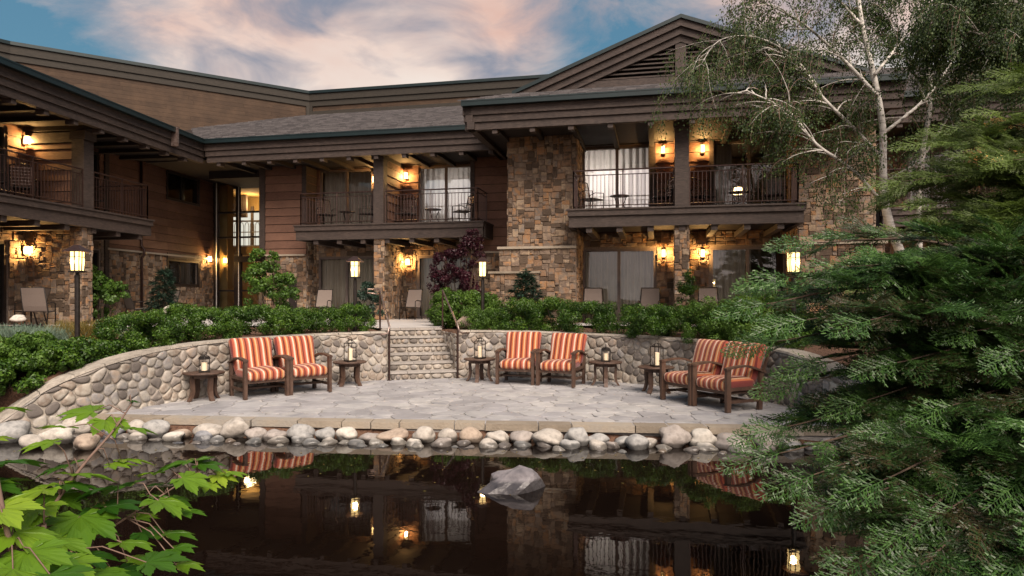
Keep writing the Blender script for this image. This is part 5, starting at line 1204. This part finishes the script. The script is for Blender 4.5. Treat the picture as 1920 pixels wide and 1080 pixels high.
treeat('red_leaf_maple', 858, 19.0, [((0, 0, 1.0), (.75, .5, .6)), ((-.15, 0, 1.65), (.6, .45, .5)), ((.35, 0, 2.0), (.4, .35, .5)), ((.42, 0, 2.4), (.28, .25, .3)), ((-.5, 0, 1.2), (.35, .3, .4)), ((.1, 0, .55), (.5, .4, .35))], 9500, .075, 'purple', 'maroon-leaved maple between the middle balcony and stone wall', 'tree', 35, asp=.45, sub=34, sr=.2, stemr=.02)
def conifer(name, px, d, h, r, n, label, seed, m='dkcon', size=.16):
    rs = np.random.RandomState(seed); p = W(px, 590, d); root = thing(name, (p.x, p.y, ztr(p.x, p.y) - .02), label, 'conifer')
    nb = 46; V, Rn = [], []; mb = MB(); mb.tube([(0, 0, 0), (0, 0, h * .6), (.02, 0, h * .97)], [.05, .03, .008], 6)
    for i in range(nb):
        t = (i + .5) / nb; z = h * (.06 + .9 * t); L = r * (1 - t) ** .8 * rs.uniform(.75, 1.15) + .06; az = i * 2.4 + rs.uniform(-.3, .3)
        dv = np.array([math.cos(az), math.sin(az), .25 - .5 * (1 - t)]); k = max(20, int(n / nb * (L / r + .3)))
        s = rs.uniform(.1, 1, k)[:, None]; P = np.array([0, 0, z]) + dv * L * s + rs.normal(0, .05, (k, 3)) * (1.2 - s) + np.array([0, 0, -.12]) * s * s * L
        ax = nrm(dv + .8 * unit(k, rs) * np.array([1, 1, .5]) + np.array([0, 0, -.15])); V.append(leafquads(P, nrm(np.array([0, 0, 1]) + .6 * unit(k, rs)), size, .16, rs, .05, ax)); Rn.append(rs.uniform(0, 1, k))
        mb.tube([(0, 0, z), tuple(np.array([0, 0, z]) + dv * L * .9)], [.010, .003], 4)
    mkquads('foliage', np.concatenate(V), np.concatenate(Rn), Mt[m], root); mk('trunk', mb, Mt['bark'], root); return root
conifer('dark_conifer', 308, 21.6, 1.75, .62, 5000, 'dark spreading conifer below the left wing lower window', 41)
conifer('young_conifer', 985, 17.3, 1.5, .78, 6500, 'young blue-green conifer against the stone base of the gabled wing', 42, 'dkcon', .15)
conifer('low_conifer', 1370, 13.4, .75, .8, 4000, 'low spreading juniper above the right clipped shrubs', 43, 'bright', .13)
# ---------------------------------------------------------------- birches
def birch(name, base, pts, label, seed, nl=15000, rad=.085, weep=1.0, spread=1.0):
    """pts: trunk centre line (world points)"""
    rs = np.random.RandomState(seed); rr = random.Random(seed); root = thing(name, base, label, 'birch tree', 'white-trunked birches'); B = Vector(base)
    P = spline([Vector(p) - B for p in pts], 5); k = len(P); mb = MB(); mb.tube(P, [rad * (1 - .8 * i / (k - 1)) + .008 for i in range(k)], 12); mk('trunk', mb, Mt['birch'], root, smooth=True)
    br, tw = MB(), MB(); LP, LA = [], []
    def grow(s, d, L, r0, lev):
        pts_ = [s]; dd = d.copy(); n = 7
        for i in range(n):
            dd = (dd + Vector((rr.uniform(-.16, .16), rr.uniform(-.16, .16), rr.uniform(-.1, .1) + (-.10 * weep if lev > 0 else .01) - (.22 * weep if lev > 1 else 0)))).normalized(); pts_.append(pts_[-1] + dd * (L / n))
        (br if lev < 2 else tw).tube(pts_, [max(.0018, r0 * (1 - .85 * i / n)) for i in range(n + 1)], 6 if lev < 2 else 3)
        if lev >= 1:
            m_ = 1 if lev == 1 else 3
            for i in range(2 if lev == 1 else 1, n + 1):
                for _ in range(m_): LP.append(pts_[i]); LA.append((pts_[i] - pts_[i - 1]).normalized())
        if lev < 2:
            c = 9 if lev == 0 else 7
            for i in range(c):
                j = 1 + int((n - 1) * (i + rr.random()) / c); ax = (pts_[j] - pts_[j - 1]).normalized(); side = ax.cross(Vector((rr.uniform(-1, 1), rr.uniform(-1, 1), rr.uniform(-.2, 1)))).normalized()
                grow(pts_[j], (ax * .7 + side * .9).normalized(), L * rr.uniform(.35, .6) * (1 if lev == 0 else 1.1), r0 * .45, lev + 1)
    return root, P, br, tw, LP, LA, grow, rs
def finish_birch(T, nl, size=.045):
    root, P, br, tw, LP, LA, grow, rs = T
    mk('branches', br, Mt['birch'], root, smooth=True); mk('twigs', tw, Mt['twig'], root)
    LP, LA = np.array([tuple(p) for p in LP]), np.array([tuple(p) for p in LA]); i = rs.choice(len(LP), nl)
    Q = LP[i] + rs.normal(0, .055, (nl, 3)) + np.array([0, 0, -.03]); N_ = unit(nl, rs)
    mkquads('foliage', leafquads(Q, N_, size, .75, rs, .1, LA[i] * .5 + np.array([0, 0, -.8])), rs.uniform(0, 1, nl), Mt['birchleaf'], root)
D = 12.2
tp = [W(1770, 690, D), W(1725, 560, D), W(1668, 420, D), W(1656, 330, D), W(1655, 240, D), W(1640, 150, D + .1), W(1615, 40, D + .2), W(1600, -90, D + .3), W(1590, -220, D + .3)]
T = birch('birch_tree', (tp[0].x, tp[0].y, .9), tp, 'white-barked birch in front of the gabled wing, drooping over its roof', 51)
root, P, br, tw, LP, LA, grow, rs = T; B = Vector(root.location)
def limb(pts, r, grow, B, L=None):
    Q = spline([Vector(p) - B for p in pts], 4); n = len(Q); br.tube(Q, [r * .7 * (1 - .8 * i / (n - 1)) + .003 for i in range(n)], 7)
    for i in range(2, n):
        ax = (Q[i] - Q[i - 1]).normalized(); rr = random.Random(i * 7 + n)
        for _ in range(2): grow(Q[i], (ax * .5 + Vector((rr.uniform(-1, 1), rr.uniform(-.8, .8), rr.uniform(-.3, .6)))).normalized(), rr.uniform(.6, 1.2), r * .28, 1)
limb([W(1655, 300, D), W(1600, 240, D - .1), W(1540, 180, D - .2), W(1500, 120, D - .2), W(1440, 90, D - .2)], .055, grow, B)
limb([W(1662, 390, D), W(1600, 320, D - .3), W(1530, 270, D - .5), W(1480, 210, D - .6), W(1400, 170, D - .7)], .05, grow, B)
limb([W(1645, 180, D), W(1580, 110, D + .2), W(1500, 40, D + .3), W(1420, 0, D + .3)], .05, grow, B)
limb([W(1656, 250, D), W(1740, 180, D + .2), W(1800, 90, D + .3), W(1850, 0, D + .3)], .045, grow, B)
limb([W(1640, 140, D), W(1700, 60, D + .4), W(1740, -30, D + .6)], .04, grow, B)
limb([W(1618, 50, D), W(1560, -10, D), W(1480, -60, D)], .04, grow, B)
limb([W(1500, 110, D - .2), W(1420, 70, D - .2), W(1350, 75, D - .2), W(1315, 120, D - .3)], .018, grow, B)
limb([W(1660, 340, D), W(1740, 300, D - .5), W(1840, 290, D - .8)], .03, grow, B)
finish_birch(T, 56000, .036)
D = 12.9
tp = [W(1800, 690, D), W(1735, 520, D), W(1722, 420, D), W(1728, 300, D), W(1745, 180, D), W(1730, 60, D), W(1700, -80, D), W(1690, -200, D)]
T = birch('birch_tree', (tp[0].x, tp[0].y, .9), tp, 'thinner birch trunk standing just behind and right of the main birch', 52, rad=.06)
root, P, br, tw, LP, LA, grow, rs = T; B = Vector(root.location)
limb([W(1728, 300, D), W(1790, 200, D), W(1860, 100, D), W(1900, 20, D)], .03, grow, B); limb([W(1740, 200, D), W(1700, 100, D + .3), W(1670, 10, D + .3)], .03, grow, B)
limb([W(1735, 120, D), W(1800, 40, D), W(1850, -40, D)], .03, grow, B)
finish_birch(T, 42000, .038)
D = 10.5
tp = [W(2150, 600, D), W(2080, 300, D), W(2030, 100, D), W(1990, -60, D)]
T = birch('birch_tree', (tp[0].x, tp[0].y, .6), tp, 'birch beyond the right edge whose branches hang into the top right corner', 53, rad=.09)
root, P, br, tw, LP, LA, grow, rs = T; B = Vector(root.location)
limb([W(2030, 120, D), W(1930, 110, D), W(1850, 70, D), W(1790, 20, D)], .04, grow, B); limb([W(2040, 200, D), W(1960, 60, D), W(1880, -20, D)], .04, grow, B)
limb([W(2000, 0, D), W(1920, 10, D), W(1840, -30, D)], .03, grow, B)
finish_birch(T, 52000, .034)
# ---------------------------------------------------------------- cedars (flat feathery sprays)
def spray_template(seed, dense=1.0):
    rs = np.random.RandomState(seed); Q = []
    def strip(p, d, L, w):
        d = d / np.linalg.norm(d); roll = rs.uniform(-.9, .9); s = np.cross([0, 0, 1.], d); s /= np.linalg.norm(s) + 1e-9; s = s * math.cos(roll) + np.array([0, 0, math.sin(roll)])
        q = p + d * L; m_ = np.array([0, 0, -.03 * L]); Q.append([p - s * w * .5, p + s * w * .5, q + s * w * .22 + m_, q - s * w * .22 + m_])
    prev = np.zeros(3)
    for i in range(6): x = (i + 1) / 6; p = np.array([x, rs.normal(0, .008), -.14 * x * x]); strip(prev, p - prev, np.linalg.norm(p - prev), .016); prev = p
    n = int(15 * dense)
    for i in range(n):
        x = .05 + .92 * i / n; pr = min(1, x * 4 + .35) * (1 - x) ** .75
        for sg in (-1, 1):
            L = .46 * pr * rs.uniform(.8, 1.15) + .04; ang = R(rs.uniform(38, 52)) * sg; p = np.array([x + rs.uniform(-.015, .015), 0, -.14 * x * x]); d = np.array([math.cos(ang), math.sin(ang), rs.uniform(-.12, .05)])
            strip(p, d, L, .019); k = int(L / .046)
            for j in range(1, k + 1):
                t = j / (k + 1); a2 = ang + R(rs.uniform(32, 48)) * (1 if j % 2 else -1); strip(p + d * L * t, np.array([math.cos(a2), math.sin(a2), rs.uniform(-.25, .1)]), .085 * (1.1 - .5 * t) * rs.uniform(.7, 1.2), .023)
    return np.array(Q)
TPL = [spray_template(s) for s in range(4)]; TPL2 = [spray_template(s + 9, .7) for s in range(3)]
class Sprays:
    def __init__(s, tpl, seed): s.t = tpl; s.rs = np.random.RandomState(seed); s.q = []; s.r = []
    def add(s, p, d, up, L, tone):
        d = d.normalized(); y = up.cross(d)
        if y.length < 1e-3: y = Vector((1, 0, 0))
        y.normalize(); z = d.cross(y); M_ = np.array([tuple(d), tuple(y), tuple(z)]) * L; t = s.t[s.rs.randint(len(s.t))]
        s.q.append(t @ M_ + np.array(tuple(p))); s.r.append(np.clip(tone + s.rs.uniform(-.22, .22, len(t)), 0, 1))
def cedar(name, base, trunk, tips, label, seed, scale=.29, sub=.60, m='cedar', tpl=None, dens=1.0, group=None):
    rr = random.Random(seed); S = Sprays(tpl or TPL, seed); root = thing(name, base, label, 'cedar tree', group); B = Vector(base)
    TR = [Vector(p) - B for p in trunk]; mb = MB(); mb.tube(TR, [.16 * (1 - .7 * i / (len(TR) - 1)) for i in range(len(TR))], 12); mk('trunk', mb, Mt['bark'], root, smooth=True); wd = MB()
    UP = Vector((0, 0, 1))
    for (px, py, d, zo) in tips:
        tip = W(px, py, d) - B; zt_ = max(TR[0].z + .1, min(TR[-1].z - .1, tip.z + zo)); f = (zt_ - TR[0].z) / (TR[-1].z - TR[0].z); o = TR[0].lerp(TR[-1], f)
        L = (tip - o).length; mid = o.lerp(tip, .55) + Vector((rr.uniform(-.1, .1), rr.uniform(-.1, .1), .10 * L)); P = spline([o, mid, tip], 9); n = len(P)
        wd.tube(P, [max(.0035, .02 * L / 2.2 * (1 - .9 * i / (n - 1))) for i in range(n)], 6); acc = 0
        for i in range(2, n):
            t = i / (n - 1); ax = (P[i] - P[i - 1]).normalized(); lat = ax.cross(UP).normalized(); seg = (P[i] - P[i - 1]).length
            acc += seg * dens
            while acc > .105:
                acc -= .105; sg = rr.choice((-1, 1)); tone = rr.uniform(.25, .65)
                pp = P[i - 1].lerp(P[i], rr.random()); l2 = sub * (1.12 - t) * rr.uniform(.55, 1.1) * min(1.3, L / 2)
                dr = (ax * .75 + lat * sg * rr.uniform(.5, 1.0) + UP * rr.uniform(-.3, .3)).normalized()
                if l2 > .2:
                    Q = [pp]; dd = dr.copy(); k = max(3, int(l2 / .085))
                    for _ in range(k): dd = (dd + Vector((rr.uniform(-.1, .1), rr.uniform(-.1, .1), rr.uniform(-.08, .06)))).normalized(); Q.append(Q[-1] + dd * (l2 / k))
                    wd.tube(Q, [max(.0015, .006 * (1 - j / k)) for j in range(k + 1)], 4)
                    for j in range(1, k + 1):
                        la = dd.cross(UP).normalized(); nrm_ = (UP * .75 + Vector((rr.uniform(-.55, .4), rr.uniform(-1.1, .1), 0))).normalized(); a_ = (Q[j] - Q[j - 1]).normalized()
                        for s2 in ((-1, 1) if rr.random() < .55 else (rr.choice((-1, 1)),)): S.add(Q[j], a_ + la * s2 * rr.uniform(.55, .95) + UP * rr.uniform(-.22, .32), nrm_, scale * rr.uniform(.65, 1.05), tone)
                    S.add(Q[-1], dd + UP * .05, nrm_, scale * rr.uniform(.8, 1.15), tone + .12)
                else: S.add(pp, dr, (UP + Vector((rr.uniform(-.4, .4), rr.uniform(-.4, .4), 0))).normalized(), scale * rr.uniform(.7, 1.1), tone)
        S.add(P[-1], (P[-1] - P[-2]), (UP * .7 + Vector((0, -.7, 0))).normalized(), scale * 1.15, .6)
    q = np.concatenate(S.q); mkquads('foliage', q, np.concatenate(S.r), Mt[m], root); mk('branches', wd, Mt['bark'], root, smooth=True); return len(q)
tips = [(1500, 455, 4.3, -.45), (1560, 500, 4.0, -.4), (1450, 520, 4.0, -.4), (1405, 570, 3.8, -.35), (1480, 600, 3.6, -.3), (1425, 640, 3.9, -.3), (1520, 680, 3.7, -.3), (1445, 715, 3.8, -.25), (1600, 600, 3.4, -.35), (1560, 750, 3.7, -.2),
        (1410, 800, 3.7, -.2), (1490, 770, 3.9, -.2), (1395, 850, 3.4, -.35), (1460, 890, 3.2, -.35), (1530, 940, 3.1, -.35), (1590, 900, 3.0, -.4), (1640, 990, 2.9, -.3), (1560, 1050, 2.8, -.35), (1660, 1060, 2.7, -.25), (1720, 950, 3.0, -.3), (1760, 870, 3.3, -.3), (1720, 760, 3.4, -.3),
        (1650, 680, 3.5, -.35), (1700, 590, 3.6, -.3), (1640, 480, 4.2, -.4), (1740, 480, 4.2, -.35), (1800, 620, 3.6, -.3), (1780, 1020, 2.9, -.2), (1820, 760, 3.4, -.2), (1850, 900, 3.0, -.2), (1880, 660, 3.4, -.2), (1720, 1090, 2.7, -.2),
        (1850, 1050, 2.7, -.2), (1900, 800, 3.0, -.2), (1680, 860, 3.6, -.3), (1900, 960, 2.8, -.1), (1600, 830, 3.9, -.3)]
tx = W(2090, 1000, 4.3)
tips = [(x_ + (32 if y_ < 690 else 66), y_, d_, z_) for x_, y_, d_, z_ in tips]
n1 = cedar('cedar_tree', (tx.x, tx.y, .3), [(tx.x, tx.y, .25), (tx.x - .05, tx.y + .05, 3.9)], tips, 'big near cedar with feathery green branches reaching in from the right', 61)
tips2 = [(1700, 430, 7.6, -.5), (1640, 520, 7.2, -.5), (1690, 340, 8.0, -.5), (1760, 380, 7.8, -.5), (1740, 270, 8.2, -.5), (1800, 240, 8.4, -.4), (1800, 420, 7.4, -.5), (1850, 330, 7.8, -.4), (1880, 210, 8.0, -.4), (1850, 160, 8.4, -.4), (1900, 420, 7.0, -.3), (1760, 480, 7.2, -.4), (1600, 590, 7.0, -.4),
         (1920, 140, 8.0, -.4), (1840, 480, 6.8, -.3), (1900, 300, 7.2, -.3), (1680, 600, 6.8, -.4), (1920, 500, 6.6, -.3), (1780, 330, 8.0, -.4)]
tx = W(2080, 900, 8.2)
n2 = cedar('cedar_tree', (tx.x, tx.y, .3), [(tx.x, tx.y, .25), (tx.x, tx.y, 6.2)], tips2, 'lighter green cedar further back, at the upper right edge', 62, .42, 1.0, 'cedar2', TPL2, .62)
print('cedar quads', n1, n2)
# ---------------------------------------------------------------- near maple
def leaf_mesh(seed):
    rs = random.Random(seed); lob = [(-118, .42), (-78, .66), (-38, .9), (0, 1.0), (38, .9), (78, .66), (118, .42)]; P = []
    for i, (a, l) in enumerate(lob):
        l *= rs.uniform(.92, 1.06); a += rs.uniform(-3, 3)
        for da, k in ((-19, .66), (-14, .76), (-12.5, .72), (-8, .87), (-6, .84), (0, 1.0), (6, .84), (8, .87), (12.5, .72), (14, .76), (19, .66)): P.append((R(a + da * (1.0 + .25 * (1 - l))), l * k, abs(da) / 19))
        if i < 6: P.append((R((a + lob[i + 1][0]) / 2), .56 * min(l, lob[i + 1][1]) + .02, 1.5))
    out = [(0, 0, 0)]; mids = []
    for a, r_, s in P: out.append((math.cos(a) * r_, math.sin(a) * r_, .05 * min(s, 1) * r_ + .02 * s - .24 * r_ * r_ * (.6 + .4 * math.cos(a))))
    inner = [(x * .5, y * .5, .5 * (.055 * min(P[i][2], 1.2) * P[i][1]) - .24 * (P[i][1] * .5) ** 2) for i, (x, y, z) in enumerate(out[1:])]
    n = len(P); vs = [(0, 0, 0)] + inner + out[1:]; fs = [(0, 1 + i, 2 + i) for i in range(n - 1)] + [(1 + i, 1 + n + i, 2 + n + i, 2 + i) for i in range(n - 1)]
    return vs, fs
LV = [leaf_mesh(s) for s in range(5)]
def add_leaf(mb, p, s, yaw, pitch, roll, k, tone):
    vs, fs = LV[k % 5]; M_ = Matrix.Rotation(yaw, 3, 'Z') @ Matrix.Rotation(pitch, 3, 'Y') @ Matrix.Rotation(roll, 3, 'X')
    mb.add([M_ @ Vector((x * s * .62, y * s * .62, z * s * .62)) + p for x, y, z in vs], fs, tone)
leaves_ = [(13, 762, 1.5, .12), (150, 772, 1.75, .15), (205, 790, 1.7, .13), (258, 800, 1.7, .14), (250, 750, 1.8, .05), (20, 860, 1.35, .17), (50, 925, 1.3, .14), (165, 882, 1.55, .16), (190, 910, 1.5, .17), (150, 978, 1.4, .19),
           (350, 860, 1.7, .16), (280, 885, 1.7, .09), (362, 896, 1.6, .12), (422, 890, 1.7, .10), (312, 942, 1.5, .13), (250, 1018, 1.4, .12), (305, 1050, 1.35, .13), (130, 1062, 1.25, .15), (45, 1005, 1.2, .17), (55, 1045, 1.15, .16),
           (225, 945, 1.5, .14), (95, 1090, 1.1, .16), (5, 960, 1.2, .15), (205, 1075, 1.3, .13), (95, 905, 1.5, .12), (300, 905, 1.75, .10), (-20, 905, 1.3, .16), (20, 1080, 1.1, .15), (340, 1030, 1.45, .09), (270, 965, 1.55, .10), (-10, 820, 1.5, .1), (180, 1000, 1.5, .13)]
leaves_ += [(440, 886, 1.72, .09), (392, 868, 1.7, .12), (325, 868, 1.7, .13), (330, 1000, 1.5, .12), (355, 960, 1.55, .10), (300, 925, 1.6, .13), (230, 905, 1.6, .13), (250, 860, 1.7, .12), (350, 1060, 1.45, .1), (150, 905, 1.5, .13), (110, 870, 1.55, .13), (75, 830, 1.5, .12), (110, 800, 1.65, .11), (60, 960, 1.35, .14), (120, 930, 1.5, .13), (170, 1045, 1.35, .13), (235, 1075, 1.4, .12), (-5, 1010, 1.25, .15), (30, 990, 1.3, .14), (85, 1060, 1.2, .15), (335, 935, 1.6, .09), (395, 910, 1.65, .07), (225, 870, 1.65, .10), (120, 1010, 1.35, .14), (260, 1050, 1.5, .10), (0, 900, 1.35, .13), (280, 1000, 1.5, .1), (180, 950, 1.5, .12)]
base = Vector((-1.15, .95, float(gz(np.array(-1.15), np.array(.95)))))
root = thing('vine_maple', base, 'near vine maple with bright serrated leaves in the bottom left corner', 'tree'); mb, st_ = MB(), MB(); rr = random.Random(3)
main = [Vector((-1.15, .95, base.z)), W(40, 1090, 1.25), W(78, 985, 1.42), W(150, 880, 1.55), W(212, 808, 1.68), W(250, 752, 1.8)]
st_.tube([p - base for p in spline(main, 6)], list(np.linspace(.006, .0018, 31)), 8); mains = spline(main, 6)
side = spline([W(60, 1050, 1.3), W(170, 1010, 1.45), W(270, 950, 1.55), W(370, 885, 1.68)], 6); st_.tube([p - base for p in side], list(np.linspace(.004, .0015, 19)), 6)
side2 = spline([main[1], W(10, 980, 1.2), W(-10, 860, 1.35), W(-15, 780, 1.45)], 6); st_.tube([p - base for p in side2], list(np.linspace(.006, .002, 19)), 6); allp = mains[8:] + side + side2
for i, (px, py, d, s) in enumerate(leaves_):
    p = W(px, py, d); a = min(allp, key=lambda q: (q - p - Vector((0, 0, -.03))).length); dv = p - a; dv.z = 0; yaw = math.atan2(dv.y, dv.x) if dv.length > .02 else rr.uniform(-1, 1)
    yaw += rr.uniform(-.5, .5); c = p - Vector((math.cos(yaw), math.sin(yaw), 0)) * s * .22
    st_.tube([a - base, a.lerp(c, .5) + Vector((0, 0, .02)) - base, c - base], [.0016, .0013, .0011], 5)
    add_leaf(mb, c - base, s, yaw, rr.uniform(-.12, .2), rr.uniform(-.22, .22), i, rr.uniform(.1, 1))
mk('foliage', mb, Mt['maple'], root); mk('branches', st_, Mt['twig'], root, smooth=True)

# fallen petals and leaf bits drifting near the stones
n = 170; rs = np.random.RandomState(8); X_ = rs.uniform(-7, 6, n); Y_ = 8.85 - np.abs(rs.normal(0, 1.0, n)); P_ = np.stack([X_, Y_, np.full(n, .004)], 1)
q = leafquads(P_, np.tile(np.array([[0, 0, 1.]]), (n, 1)), .035, .6, rs, 0.05)
tag(mkquads('floating_leaves', q, rs.uniform(0, 1, n), Mt['gold']), 'tiny fallen leaves floating on the pond near the shore stones', 'fallen leaves', kind='stuff')
